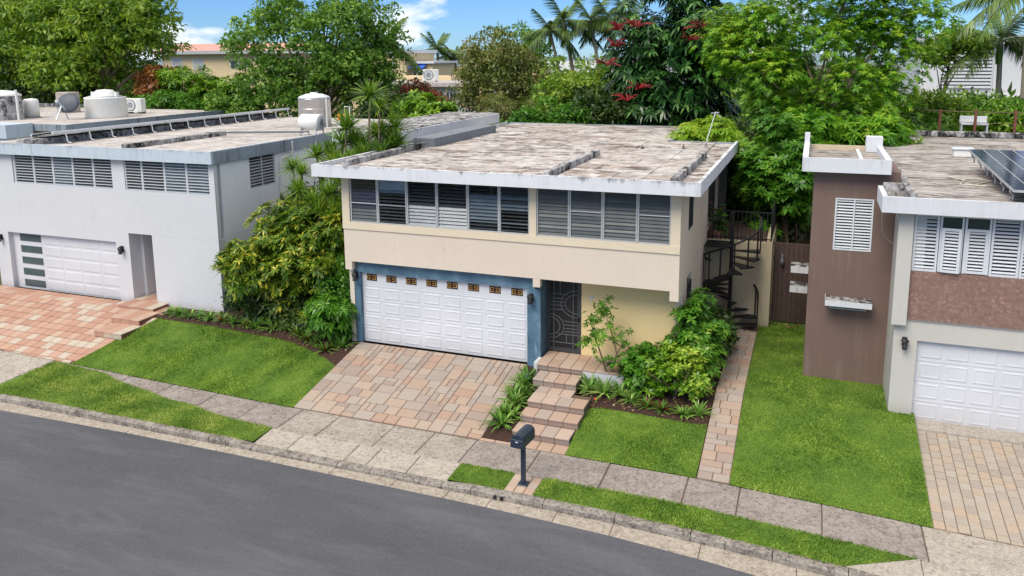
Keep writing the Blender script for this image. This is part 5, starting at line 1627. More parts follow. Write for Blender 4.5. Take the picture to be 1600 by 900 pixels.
# ------------------------------------------------------------------ big trees at the back
tree('spreading_tree', 'tall feathery yellow green tree filling the upper left corner', (-42, 25, 0), 'lf_left', 'bark_pale', (-42, 25, 9.2, 7.0, 4.2, 5.2), 21, n_lobe=78, r0=1.1, r1=1.9, n_sub=15, rs=.66, n_leaf=28, L=.40, Wd=.16, trunk_r=.3, nlimb=16, sag=.5, flat=.55, low=-.75)
tree('spreading_tree', 'yellow green feathery tree right of the corner tree with pale bare limbs', (-33, 23, 0), 'lf_left', 'bark_pale', (-33.6, 23, 8.7, 5.5, 3.6, 4.6), 22, n_lobe=66, r0=1.0, r1=1.6, n_sub=15, rs=.6, n_leaf=26, L=.38, Wd=.15, trunk_r=.26, nlimb=16, sag=.5, flat=.55, low=-.75)
tree('broadleaf_tree', 'dense deep green broadleaf tree behind the steel cistern', (-15.5, 22, 0), 'lf_dense', 'bark', (-15.8, 22, 7.5, 5.0, 3.4, 5.1), 23, n_lobe=58, r0=.95, r1=1.5, n_sub=26, rs=.42, n_leaf=20, L=.23, Wd=.14, trunk_r=.26, nlimb=16, low=-.8)
tree('schefflera_tree', 'dark glossy umbrella tree with red flower spikes behind the middle roof', (5.9, 18, 0), 'lf_schef', 'bark', (5.9, 18, 7.2, 3.0, 2.2, 3.9), 24, n_lobe=110, r0=.55, r1=.95, n_sub=20, rs=.3, style='whorl', whorl=9, L=.36, Wd=.12, droop=.6, trunk_r=.16, nlimb=14, low=-.95)
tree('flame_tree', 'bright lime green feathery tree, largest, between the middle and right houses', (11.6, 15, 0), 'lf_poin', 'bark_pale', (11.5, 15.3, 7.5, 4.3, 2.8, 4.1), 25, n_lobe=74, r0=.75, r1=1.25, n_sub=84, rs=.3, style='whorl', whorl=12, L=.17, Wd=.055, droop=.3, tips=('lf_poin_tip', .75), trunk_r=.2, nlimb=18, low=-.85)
rng = np.random.default_rng(71)
# red flower spikes of the umbrella tree
sf = bpy.data.objects['schefflera_tree']
for (x, y, z, s) in ((4.3, 15.9, 9.0, 1.0), (6.4, 15.9, 8.4, 1.1), (6.9, 16.0, 8.9, .9), (3.3, 16.2, 8.2, .7), (2.9, 16.4, 7.4, .9), (4.4, 15.8, 6.4, 1.0), (4.0, 15.7, 5.9, .9), (3.4, 16.2, 8.9, .6)):
    mb = MB()
    for k in range(15):
        a = rng.random() * 6.28; l = (.40 + .40 * rng.random()) * s
        q = Vector((math.cos(a) * l, math.sin(a) * l * .8 - .2, .05 + .45 * rng.random() - .1))
        mb.tube([(0, 0, 0), q * .55 + Vector((0, 0, .09)), q], [.016, .030, .012], 5)
    mb.local('flower_spike', 'red_flower', sf, Vector((x, y, z)) - acc(sf))

tree('bushy_tree', 'olive and rusty brown leaved bushy tree left of the palms', (-4.2, 22, 0), 'lf_olive', 'bark', (-4.6, 22, 6.1, 2.5, 2.0, 2.6), 26, n_lobe=75, r0=.6, r1=1.0, n_sub=12, rs=.36, n_leaf=18, L=.2, Wd=.09, trunk_r=.14, low=-.9)
tree('bushy_tree', 'slender green tree top beyond the olive brown one', (-6.8, 30, 0), 'lf_dense', 'bark', (-6.4, 30, 7.3, 2.0, 1.8, 2.2), 27, n_lobe=40, r0=.5, r1=.9, n_sub=10, rs=.4, n_leaf=14, L=.25, Wd=.12, trunk_r=.12, low=-.8)
tree('leafy_tree', 'yellow green leafy tree at the foot of the slim palms', (1.0, 19, 0), 'lf_left', 'bark', (1.0, 19, 5.3, 2.3, 1.7, 1.9), 28, n_lobe=70, r0=.55, r1=.9, n_sub=12, rs=.34, n_leaf=18, L=.2, Wd=.1, trunk_r=.12, low=-.9)
tree('leafy_tree', 'low dark bushy tree between palms and umbrella tree', (3.3, 17.0, 0), 'lf_dark', 'bark', (2.6, 17.0, 5.0, 1.7, 1.4, 1.2), 29, n_lobe=46, r0=.5, r1=.8, n_sub=11, rs=.32, n_leaf=18, L=.2, Wd=.1, trunk_r=.1, low=-.9)
tree('leafy_tree', 'thin small tree before the white shuttered house at upper right', (17.2, 24, 0), 'lf_left', 'bark', (17.2, 24, 7.7, 1.2, 1.0, 1.0), 30, n_lobe=26, r0=.35, r1=.6, n_sub=9, rs=.35, n_leaf=16, L=.22, Wd=.1, trunk_r=.07, low=-.4, nlimb=10)
tree('leafy_tree', 'round topped bush tree below the right hand palm', (18.6, 20, 0), 'lf_dense', 'bark', (18.6, 20.2, 4.9, 1.7, 1.2, 1.0), 31, n_lobe=40, r0=.4, r1=.7, n_sub=11, rs=.34, n_leaf=16, L=.2, Wd=.1, trunk_r=.08, low=-.8)
tree('leafy_tree', 'green bush tree behind the bench and rope fence', (16.3, 18.5, 0), 'lf_left', 'bark', (16.0, 18.6, 5.0, 1.1, 1.0, 1.1), 32, n_lobe=36, r0=.4, r1=.7, n_sub=11, rs=.32, n_leaf=16, L=.2, Wd=.1, trunk_r=.08, low=-.9)

# shrubs and bushes: short stems and a crown
def shrub(name, label, base, mat, crown, seed, **kw):
    k = dict(cat='shrub', n_lobe=34, r0=.35, r1=.6, n_sub=12, rs=.26, n_leaf=18, L=.16, Wd=.085, trunk_r=.05, low=-.9, nlimb=10)
    k.update(kw)
    return tree(name, label, base, mat, 'bark', crown, seed, **k)
shrub('copper_shrub', 'copper orange leaved shrub at the foot of the feathery trees', (-29.2, 23.5, 0), 'lf_red', (-28.2, 22.5, 6.1, 1.2, .8, 1.0), 40, n_lobe=20, L=.28, Wd=.12)
shrub('yellow_shrub', 'tall yellow green shrub left of the cream house with pink roof', (-26.5, 23, 0), 'lf_lime', (-26.3, 22.4, 5.9, 1.6, 1.1, 1.7), 41, style='whorl', whorl=8, L=.36, Wd=.12, droop=.3, n_sub=12)
shrub('yellow_shrub', 'yellow green shrub below the cream house with pink roof', (-23.0, 23, 0), 'lf_lime', (-22.9, 22.2, 5.5, 2.0, 1.1, 1.5), 42, style='whorl', whorl=8, L=.36, Wd=.12, droop=.3, n_sub=12)
shrub('green_shrub', 'low green shrub behind the air conditioner on the far roof', (-26.5, 21, 0), 'lf_shrub', (-25.6, 20.6, 4.6, 2.6, .8, .9), 43, n_lobe=26, L=.26, Wd=.1)
shrub('green_shrub', 'dark green shrub under the left feathery tree', (-38, 21.5, 0), 'lf_dark', (-38, 21.5, 4.6, 6.0, 1.0, 1.6), 44, n_lobe=52, L=.26, Wd=.12, r0=.5, r1=.8)
shrub('green_shrub', 'green shrub before the dense broadleaf tree', (-19.5, 20, 0), 'lf_dense', (-19.8, 19.8, 4.9, 2.3, 1.0, 1.1), 45, n_lobe=28, L=.24, Wd=.12)
shrub('blossom_hedge', 'coral blossoming hedge below the flat white roofed house', (-11.5, 26, 0), 'lf_boug', (-11.4, 26, 4.9, 2.6, .8, 1.2), 46, n_lobe=34, L=.2, Wd=.1)
shrub('dark_hedge', 'dark clipped hedge left of the coral blossoms', (-9.8, 19, 0), 'lf_dark', (-8.8, 19, 4.3, 3.2, .8, 1.4), 47, n_lobe=44, L=.2, Wd=.1)
shrub('lime_shrub', 'bright lime green shrub behind the tall dracaenas', (-5.4, 14.6, 0), 'lf_lime', (-5.4, 14.8, 5.1, 1.5, .9, .75), 48, style='whorl', whorl=9, L=.30, Wd=.11, droop=.15, n_sub=12, n_lobe=24)
shrub('agave_bush', 'grey green spiky bush beneath the olive brown tree', (-2.5, 18, 0), 'lf_olive', (-2.4, 18, 4.6, 1.7, 1.0, 1.3), 49, style='whorl', whorl=10, L=.38, Wd=.035, droop=.4, n_lobe=26)
shrub('green_shrub', 'green shrub along the rear edge of the middle roof', (.6, 15.8, 0), 'lf_shrub', (.8, 16.0, 4.6, 2.4, .8, .9), 50, n_lobe=32, L=.2, Wd=.09)
shrub('lime_shrub', 'bright green feathery shoots spilling over the back corner of the middle roof', (8.1, 9.9, 0), 'lf_poin_tip', (8.15, 9.9, 4.95, 1.05, .6, .55), 51, style='whorl', whorl=10, L=.28, Wd=.06, droop=.5, n_lobe=20, n_sub=14, low=-.4)
shrub('green_shrub', 'tall glossy shrub behind the spiral stair and brown gate', (10.9, 8.4, 0), 'lf_shrub', (10.6, 8.3, 3.8, 1.2, 1.0, 2.0), 52, style='whorl', whorl=9, L=.20, Wd=.075, droop=.25, n_lobe=110, n_sub=16, trunk_r=.06)
shrub('green_shrub', 'yellow green shrub beside the brown tower wall', (11.2, 10.6, 0), 'lf_poin', (11.1, 10.6, 4.4, 1.3, 1.0, 1.5), 53, style='whorl', whorl=9, L=.24, Wd=.08, droop=.3, n_lobe=80, n_sub=14)
shrub('green_shrub', 'dark shrub filling the gap behind the porch of the middle house', (9.3, 11.5, 0), 'lf_dark', (9.2, 11.5, 3.6, 1.6, 1.0, 2.0), 54, n_lobe=60, n_sub=12)
shrub('green_shrub', 'green grassy shrub behind the tower roof of the right house', (13.2, 11.4, 0), 'lf_poin', (13.2, 11.5, 4.6, 1.6, .9, 1.0), 55, style='whorl', whorl=9, L=.3, Wd=.07, droop=.4, n_lobe=50)
shrub('green_shrub', 'green shrub behind the rope fence at the far right', (18.6, 17.2, 0), 'lf_lime', (18.6, 17.2, 4.9, 1.9, .7, .7), 56, n_lobe=26, L=.2, Wd=.09)
shrub('green_shrub', 'spiky green shrub left of the white bench', (15.7, 16.6, 0), 'lf_shrub', (15.6, 16.6, 4.8, .7, .5, .7), 57, style='whorl', whorl=9, L=.4, Wd=.04, droop=.4, n_lobe=10)

# front yard bushes
shrub('croton_bush', 'large croton with yellow mottled leaf rosettes between the left and middle houses', (-2.6, .9, 0), 'lf_croton', (-2.35, 1.0, 1.85, 1.9, .95, 1.75), 60, style='whorl', whorl=10, L=.19, Wd=.058, droop=.25, n_lobe=150, r0=.25, r1=.42, n_sub=15, trunk_r=.05)
shrub('croton_bush', 'croton branch with yellow tips reaching over the white left wall corner', (-3.9, .5, 0), 'lf_croton', (-3.95, .45, 1.6, .85, .6, .85), 61, style='whorl', whorl=10, L=.19, Wd=.056, droop=.3, n_lobe=54, r0=.2, r1=.36, n_sub=13, trunk_r=.03, nlimb=8)
shrub('green_bush', 'glossy small leaved green bush against the blue column', (-.75, .75, 0), 'lf_shrub', (-.85, .75, 1.25, .6, .55, .95), 62, L=.10, Wd=.055, n_lobe=60, r0=.2, r1=.34, n_sub=12, rs=.16, n_leaf=16)
shrub('green_bush', 'leafy green bush with drooping leaf whorls before the blue column', (-.8, .1, -.08), 'lf_shrub', (-.9, .1, .68, .66, .42, .58), 63, style='whorl', whorl=9, L=.19, Wd=.06, droop=.4, n_lobe=46, r0=.15, r1=.28, n_sub=9, trunk_r=.025)
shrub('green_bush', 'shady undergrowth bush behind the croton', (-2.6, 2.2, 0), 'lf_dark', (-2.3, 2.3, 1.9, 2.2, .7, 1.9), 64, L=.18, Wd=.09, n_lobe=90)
shrub('lime_bush', 'rounded yellow green bush in the right front bed', (8.75, -.45, -.15), 'lf_bush', (8.75, -.34, .46, .86, .42, .68), 65, style='whorl', whorl=8, L=.12, Wd=.05, droop=.15, n_lobe=62, r0=.13, r1=.26, n_sub=13, trunk_r=.03)
shrub('green_bush', 'low green bush between the small tree and the yellow green bush', (7.95, -.1, -.1), 'lf_shrub', (7.95, -.15, .42, .6, .4, .52), 66, style='whorl', whorl=8, L=.13, Wd=.06, droop=.25, n_lobe=50, r0=.15, r1=.26, n_sub=11, trunk_r=.025)
shrub('green_bush', 'tall glossy green bush at the corner of the middle house', (9.05, .85, 0), 'lf_shrub', (9.1, .7, .95, .5, .75, 1.1), 67, style='whorl', whorl=9, L=.17, Wd=.06, droop=.3, n_lobe=76, r0=.16, r1=.3, n_sub=11, trunk_r=.03)
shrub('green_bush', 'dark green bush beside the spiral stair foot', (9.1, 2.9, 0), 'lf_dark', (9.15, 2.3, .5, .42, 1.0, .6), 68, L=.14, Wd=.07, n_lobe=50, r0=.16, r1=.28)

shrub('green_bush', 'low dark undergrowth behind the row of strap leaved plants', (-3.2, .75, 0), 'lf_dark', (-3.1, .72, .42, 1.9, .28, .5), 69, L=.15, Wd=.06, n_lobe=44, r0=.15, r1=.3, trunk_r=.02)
pp = thing('potted_plant', (9.0, 5.6, 2.43), 'potted plant with red blooms behind the terrace railing', 'potted plant')
MB().lathe([(0, 0), (.13, 0), (.17, .26), (.15, .27), (0, .24)], n=16).local('pot', 'roof_red', pp)
rng = np.random.default_rng(83)
P = np.array((9.0, 5.6, 3.0)) + rng.normal(size=(60, 3)) * np.array([.16, .12, .24])
leaf_part('foliage', whorls(rng, P, unit(UP + rng.normal(size=P.shape) * .4), 7, .14, .06, .3), 'lf_shrub', pp)
P = np.array((9.0, 5.5, 3.35)) + rng.normal(size=(10, 3)) * np.array([.12, .08, .08])
leaf_part('blooms', whorls(rng, P, unit(UP + rng.normal(size=P.shape) * .4), 6, .05, .04, .1), 'red_flower', pp)
# slender little tree before the yellow wall
rng = np.random.default_rng(80)
o = thing('small_tree', (7.12, -.2, -.09), 'slender small tree with two thin bent trunks before the yellow wall', 'tree')
mb = MB()
mb.tube([(7.12, -.2, -.09), (7.02, -.18, .35), (6.86, -.12, .75), (6.70, -.1, 1.15), (6.62, -.1, 1.45)], [.028, .024, .02, .015, .008], 6)
mb.tube([(7.17, -.2, -.09), (7.22, -.2, .35), (7.30, -.15, .7), (7.22, -.12, 1.05), (7.05, -.1, 1.5), (6.98, -.1, 1.75)], [.03, .026, .022, .018, .012, .006], 6)
mb.tube([(7.30, -.15, .7), (7.42, -.1, .95), (7.40, -.1, 1.15)], [.018, .012, .006], 6).tube([(7.22, -.2, .35), (7.05, -.3, .55)], [.014, .006], 6)
tips = [(6.62, -.1, 1.5), (6.98, -.1, 1.8), (7.40, -.1, 1.2), (6.72, -.15, 1.25), (6.52, -.1, .95), (6.62, -.2, .85), (6.9, -.1, 1.6), (7.12, -.12, 1.35), (6.8, -.2, 1.45), (7.25, -.1, 1.05), (6.95, -.2, 1.15), (7.05, -.3, .6), (7.2, -.25, .55), (6.68, -.1, 1.05), (6.85, 0, 1.7), (7.45, -.15, .95), (7.0, -.15, 1.95)]
for q in tips: mb.tube([Vector(q) * .7 + Vector((7.0, -.12, q[2] - .1)) * .3, q], [.009, .004], 4, False)
mb.build('trunk', 'bark', o)
T = np.array(tips)
P = np.repeat(T, 7, 0) + rng.normal(size=(len(T) * 7, 3)) * np.array([.10, .10, .07])
leaf_part('crown', whorls(rng, P, unit(UP * .7 + rng.normal(size=P.shape) * .5), 7, .11, .045, .25), 'lf_shrub', o)

# ------------------------------------------------------------------ strap leaved plants along the beds
def strap_proto(name, mat, seed, n, L, Wd, droop, lift):
    rng = np.random.default_rng(seed)
    a = rng.random(n) * 6.28
    el = lift[0] + (lift[1] - lift[0]) * rng.random(n)
    D = np.stack([np.cos(a) * np.cos(el), np.sin(a) * np.cos(el), np.sin(el)], 1)
    P = np.stack([np.cos(a) * .02, np.sin(a) * .02, np.zeros(n)], 1)
    return np_mesh(name, *straps(P, D, np.tile(UP, (n, 1)) + D * .01, L * (.7 + .5 * rng.random(n)), Wd, droop, 4), mat)
lily_me = [strap_proto('foliage', 'lf_lily', 90 + k, 44, .36, .034, .38, (.35, 1.4)) for k in range(3)]
brom_me = [strap_proto('heart_leaves', 'lf_brom', 95 + k, 12, .17, .034, .2, (.5, 1.3)) for k in range(2)]
def lily(x, y, label, s=1.0, red=False, group='strap leaved plants edging the beds', z=None):
    o = thing('strap_plant' if not red else 'bromeliad', (x, y, gz(y) + .012 if z is None else z), label, 'plant', group, random.random() * 6)
    s *= 1.4
    link('foliage', random.choice(lily_me), o, scale=(s, s, s))
    if red: link('heart_leaves', random.choice(brom_me), o, (0, 0, .02), scale=(1.6, 1.6, 1.6))
    return o
L_ = [(-6.95, .35, 'strap leaved plant at the left end of the row along the white left wall', .8, 0), (-6.6, .30, 'second strap leaved plant from the left along the white left wall', .85, 0), (-6.2, .34, 'third strap leaved plant from the left along the white left wall', .9, 0),
      (-5.8, .28, 'strap leaved plant just left of the white wall corner', .9, 0), (-5.4, .30, 'strap leaved plant at the white wall corner', .9, 0), (-4.9, .30, 'red hearted bromeliad right of the white wall corner', .9, 1), (-4.45, .20, 'strap leaved plant between the two red bromeliads under the croton', .9, 0),
      (-4.0, .16, 'red hearted bromeliad under the overhanging croton branch', .8, 1), (-3.6, .15, 'strap leaved plant under the middle of the croton', 1.0, 0), (-3.05, .25, 'big strap leaved clump under the croton, left one', 1.15, 0), (-2.6, .3, 'big strap leaved clump under the croton, right one', 1.15, 0),
      (-2.05, .05, 'red hearted bromeliad where the bed edge starts to curve', .95, 1), (-1.62, -.1, 'red hearted bromeliad along the curved bed edge before the green bush', .8, 1), (-1.22, -.25, 'darker red bromeliad nearest the curve of the bed edge', .85, 1),
      (-.78, -.50, 'striped bromeliad at the front corner of the left bed', .9, 1), (-.42, -.2, 'strap leaved plant beside the foot of the blue column', 1.05, 0), (-1.0, .1, 'strap leaved plant in front of the leafy green bush', .9, 0)]
for x, y, lb, s, red in L_: lily(x, y, lb, s, red)
for x, y, lb in ((5.16, -2.35, 'strap leaved clump in the narrow step side bed, nearest the street'), (5.2, -1.55, 'strap leaved clump in the middle of the narrow step side bed'), (5.14, -.75, 'strap leaved clump in the narrow step side bed, nearest the house')):
    lily(x, y, lb, 1.1)
for x, y, lb in ((5.28, -2.02, 'strap leaved clump filling between the two nearest the street'), (5.06, -1.98, 'strap leaved clump at the drive side of the narrow step bed'), (5.26, -1.15, 'strap leaved clump filling between the upper two of the narrow step bed'), (5.05, -1.2, 'strap leaved clump at the drive edge near the upper steps'), (5.12, -.4, 'strap leaved clump below the blue column foot')):
    lily(x, y, lb, .95)
for x, y, lb, s, red in ((6.75, -.55, 'strap leaved plant right of the upper steps', 1.1, 0), (7.12, -.62, 'strap leaved plant with an orange flower at the small tree foot', 1.15, 0), (7.5, -.62, 'strap leaved plant right of the small tree', 1.0, 0), (7.8, -.74, 'pale strap leaved plant left of the dark red bromeliads', .9, 0),
                         (8.2, -.92, 'dark red bromeliad at the front of the right bed, left one', .75, 1), (8.55, -.96, 'dark red bromeliad at the front of the right bed, right one', .75, 1), (9.05, -1.0, 'small strap leaved plant below the yellow green bush', .75, 0), (9.38, -.92, 'striped strap leaved plant at the path corner of the right bed', .95, 0)):
    lily(x, y, lb, s, red)
fl = thing('flower', (7.0, -.95, -.22), 'single orange flower lying low beside the small tree', 'flower')
rng = np.random.default_rng(5)
P = np.zeros((9, 3)); a = np.arange(9) * .7
leaf_part('petals', straps(P + np.array((7.0, -.95, -.17)), unit(np.stack([np.cos(a), np.sin(a), .5 + 0 * a], 1)), np.tile(UP, (9, 1)), .06, .03, .2, 2), 'flower', fl)

# ------------------------------------------------------------------ dracaenas between the houses
M['drac_me'] = None
def drac_mesh(seed, n, L, Wd):
    rng = np.random.default_rng(seed)
    a = rng.random(n) * 6.28
    el = -0.35 + 1.75 * rng.random(n)
    D = np.stack([np.cos(a) * np.cos(el), np.sin(a) * np.cos(el), np.sin(el)], 1)
    P = np.stack([np.cos(a) * .03, np.sin(a) * .03, -.12 * rng.random(n)], 1)
    return np_mesh('leaf_rosette', *straps(P, D, unit(np.tile(UP, (n, 1)) + .2 * rng.normal(size=(n, 3))), L * (.75 + .4 * rng.random(n)), Wd, .16, 3), 'lf_drac')
DM = [drac_mesh(100 + k, 110, .64, .05) for k in range(4)]
def dracaena(base, heads, label, s=1.0):
    o = thing('dracaena', base, label, 'plant', 'dracaenas between the left and middle houses')
    mb = MB()
    for h in heads:
        b = Vector(base); h = Vector(h)
        m = b.lerp(h, .55) + Vector((random.uniform(-.15, .15), random.uniform(-.15, .15), .0))
        mb.tube([b, m, h], [.055, .042, .028], 6)
    mb.build('stem', 'bark_pale', o)
    for h in heads:
        k = s * random.uniform(.85, 1.12)
        link('leaf_rosette', random.choice(DM), o, Vector(h) - acc(o), (random.uniform(-.2, .2), random.uniform(-.2, .2), random.random() * 6), (k, k, k))
dracaena((-1.9, 3.6, 0), [(-1.25, 3.2, 6.75), (-.98, 3.3, 6.35)], 'tallest forked dracaena rising above the middle roof edge', 1.0)
dracaena((-2.6, 3.3, 0), [(-2.0, 3.0, 5.75), (-1.75, 3.2, 5.2)], 'dracaena with a broad head left of the tallest one', 1.15)
dracaena((-1.3, 4.0, 0), [(-.62, 3.6, 5.75), (-.55, 3.4, 5.2)], 'dracaena with a broad head right of the tallest one', 1.1)
dracaena((-2.4, 4.2, 0), [(-1.5, 3.9, 5.5), (-1.2, 4.4, 5.3), (-2.3, 4.3, 5.0)], 'many headed dracaena behind the tallest stem', 1.0)
dracaena((-3.1, 3.0, 0), [(-3.0, 2.8, 4.85), (-2.6, 3.0, 4.95), (-2.3, 2.7, 4.7)], 'dracaena at the eaves of the left house', 1.05)
dracaena((-3.3, 2.2, 0), [(-3.55, 2.3, 4.55), (-3.0, 2.0, 4.4)], 'dracaena beside the rain pipe of the left house', .9)
dracaena((-2.0, 2.4, 0), [(-1.8, 2.2, 4.65), (-1.45, 2.4, 4.75), (-1.2, 2.6, 4.95)], 'dracaena just under the left corner of the middle roof', 1.0)
dracaena((-2.9, 1.8, 0), [(-2.85, 1.6, 3.95), (-3.1, 1.7, 3.35)], 'dracaena with drooping head before the left side wall', 1.0)
dracaena((-2.1, 1.6, 0), [(-2.2, 1.4, 3.7), (-1.75, 1.5, 3.95), (-1.5, 1.3, 3.45)], 'dracaena with pale stems above the croton', 1.0)
dracaena((-1.2, 1.8, 0), [(-1.35, 1.7, 4.2), (-1.0, 1.5, 3.75), (-.8, 1.6, 3.3)], 'dracaena against the left end of the middle window row', 1.0)

for k, (bx_, by_, hs, lb) in enumerate(((-2.6, 2.6, [(-2.5, 2.3, 4.3), (-2.0, 2.4, 4.3), (-2.2, 2.6, 4.7)], 'dracaena in the middle of the clump under the eaves line'), (-1.1, 2.6, [(-1.0, 2.5, 4.4), (-1.4, 2.7, 4.6), (-.75, 2.9, 5.0)], 'dracaena hugging the left wall of the middle house'),
                                       (-2.7, 3.9, [(-2.6, 3.7, 5.2), (-2.1, 3.6, 5.35), (-1.6, 3.3, 5.0)], 'dracaena behind the eaves of the left house'), (-1.7, 1.3, [(-1.9, 1.2, 3.4), (-1.3, 1.2, 3.3), (-2.5, 1.3, 3.3)], 'low dracaena rising straight out of the croton'), (-.9, 3.9, [(-.9, 3.8, 5.3), (-1.2, 3.6, 5.55)], 'dracaena leaning over the gutter of the middle roof'))):
    dracaena((bx_, by_, 0), hs, lb, 1.0)

# ------------------------------------------------------------------ palms
def frond_mesh(seed, L=2.0, n=30, leafL=.5, leafW=.045, arch=.55, hang=.7):
    rng = np.random.default_rng(seed)
    t_ = np.linspace(.12, 1, n)
    px, pz = L * t_, -arch * L * t_ ** 2.1
    tx, tz = np.ones(n), -arch * 2.1 * t_ ** 1.1
    T = unit(np.stack([tx, 0 * tx, tz], 1))
    P = np.stack([px, 0 * px, pz], 1)
    Ls = leafL * np.sin(np.pi * (0.12 + .84 * t_)) ** .7
    parts = []
    for s in (-1, 1):
        D = unit(T * .55 + np.array([0, s * .9, 0]) + np.array([0, 0, -.25]) + rng.normal(size=(n, 3)) * .08)
        parts.append(straps(P, D, np.tile(UP, (n, 1)), Ls, leafW, hang, 3))
    ra = MB().tube([(L * q, 0, -arch * L * q ** 2.1) for q in np.linspace(0, 1, 8)], [.03, .028, .024, .02, .016, .012, .008, .004], 5)
    V, F = merge(parts)
    # the rachis as quads
    v2 = np.array([tuple(p) for p in ra.v]); f2 = np.array([f for f in ra.f if len(f) == 4])
    return np_mesh('frond', *merge([(V, F), (v2, f2)]), 'lf_palm')
FR = [frond_mesh(120, 2.0, 34, .55, .05, .42, .8), frond_mesh(121, 2.0, 34, .5, .05, .62, .9), frond_mesh(122, 2.0, 34, .5, .05, .22, .6)]
def palm(base, top, s, label, nf=13, group='palms beyond the houses', r=.10, shaft=None, bend=.4):
    o = thing('palm_tree', base, label, 'palm', group)
    b, q = Vector(base), Vector(top)
    pts = [b.lerp(q, t_) + Vector((bend * math.sin(t_ * math.pi) * (1 if label else 1), 0, 0)) for t_ in np.linspace(0, 1, 8)]
    MB().tube(pts, [r * 1.25, r * 1.1, r, r * .95, r * .9, r * .85, r * .8, r * .8], 9).build('trunk', 'palm_trunk', o)
    if shaft:
        MB().tube([q - Vector((0, 0, shaft)), q - Vector((0, 0, shaft * .5)), q + Vector((0, 0, .1))], [r * .9, r * 1.15, r * .5], 9).build('crownshaft', 'lf_drac', o)
    for k in range(nf):
        a = k * 2.399 + random.uniform(-.2, .2)
        el = [-.15, .25, .6, .95][k % 4] + random.uniform(-.12, .12)
        m = FR[1] if el < .1 else (FR[0] if el < .7 else FR[2])
        kk = s * random.uniform(.88, 1.1)
        link('frond', m, o, q - b + Vector((0, 0, .05)), (0, -el, a), (kk, kk, kk))
    return o
palm((-1.7, 26, 0), (-2.85, 26, 9.2), .95, 'leftmost slim palm of the row, leaning left over the middle roof', 14, 'slim palms behind the middle roof', .10, .9)
palm((-1.3, 26.5, 0), (-2.2, 26.5, 9.75), 1.05, 'slim palm with yellow green crown shaft second in the row behind the middle roof', 14, 'slim palms behind the middle roof', .13, 1.3)
palm((.2, 26.3, 0), (-.55, 26.3, 9.7), 1.0, 'slim palm in the middle of the row behind the middle roof', 14, 'slim palms behind the middle roof', .11, .9)
palm((.7, 27, 0), (.35, 27, 9.85), 1.0, 'slim palm right of the middle one in the row', 14, 'slim palms behind the middle roof', .11, .9)
palm((1.7, 27.5, 0), (1.25, 27.5, 9.6), 1.0, 'rightmost slim palm, half hidden by the umbrella tree', 14, 'slim palms behind the middle roof', .11, .9)
palm((-13.2, 24.5, 0), (-12.8, 24.5, 8.6), 1.2, 'palm with arching fronds behind the dense broadleaf tree', 12, 'palms beyond the houses', .12)
palm((-26.6, 60, 0), (-26.5, 60, 8.6), 1.2, 'far palm standing against the sky, left of a pair', 22, 'palms beyond the houses', .16)
palm((-25.0, 61, 0), (-24.9, 61, 7.7), .95, 'smaller far palm, right of a pair', 20, 'palms beyond the houses', .14)
palm((-22.6, 66, 0), (-22.6, 66, 6.6), .9, 'low far palm before the distant roofs', 12, 'palms beyond the houses', .14)
palm((19.3, 24, 0), (19.2, 24, 8.3), 1.15, 'stout palm before the white shuttered house at upper right', 15, 'palms beyond the houses', .14, 1.0, .1)
palm((19.8, 21.5, 0), (19.6, 21.5, 10.3), 1.3, 'tall palm whose fronds hang in from the top right corner', 14, 'palms beyond the houses', .13, .9, .1)
palm((-.6, 17.0, 0), (-.3, 17.0, 4.9), .55, 'young palm among the shrubs behind the middle roof', 12, 'palms beyond the houses', .06, None, .05)

# far-off trees closing the view
def mass(name, label, boxes, mat, seed, L, n):
    rng = np.random.default_rng(seed)
    Cs, Rs = [], []
    for (x0, x1, y0, y1, z0, z1, k) in boxes:
        Cs.append(np.stack([x0 + (x1 - x0) * rng.random(k), y0 + (y1 - y0) * rng.random(k), z0 + (z1 - z0) * rng.random(k)], 1)); Rs.append(.9 + .8 * rng.random(k))
    VF = crown_leaves(rng, np.concatenate(Cs), np.concatenate(Rs), n, L, L * .55)
    o = link(name, np_mesh(name, *VF, mat))
    return tag(o, label, 'woods', None, 'stuff')
mass('far_woods', 'far belt of mixed green trees beyond the back houses', [(-95, -8, 66, 90, 1.0, 5.2, 260), (-8, 60, 44, 70, 1.0, 5.6, 300), (-80, -46, 34, 46, 1.0, 5.5, 90), (20, 40, 26, 40, 1, 7, 70), (-30, -6, 70, 84, 3.0, 6.3, 110)], 'lf_dense', 140, .7, 60)
mass('far_woods', 'low tangle of shrubs between the back gardens', [(-24, -6, 26, 30, .8, 3.6, 90), (-8, 6, 20, 26, .8, 4.0, 90), (4, 22, 19, 24, .8, 4.2, 110), (-46, -24, 20, 26, .8, 3.6, 120), (8, 14, 12, 18, .8, 3.4, 50)], 'lf_dark', 141, .34, 90)

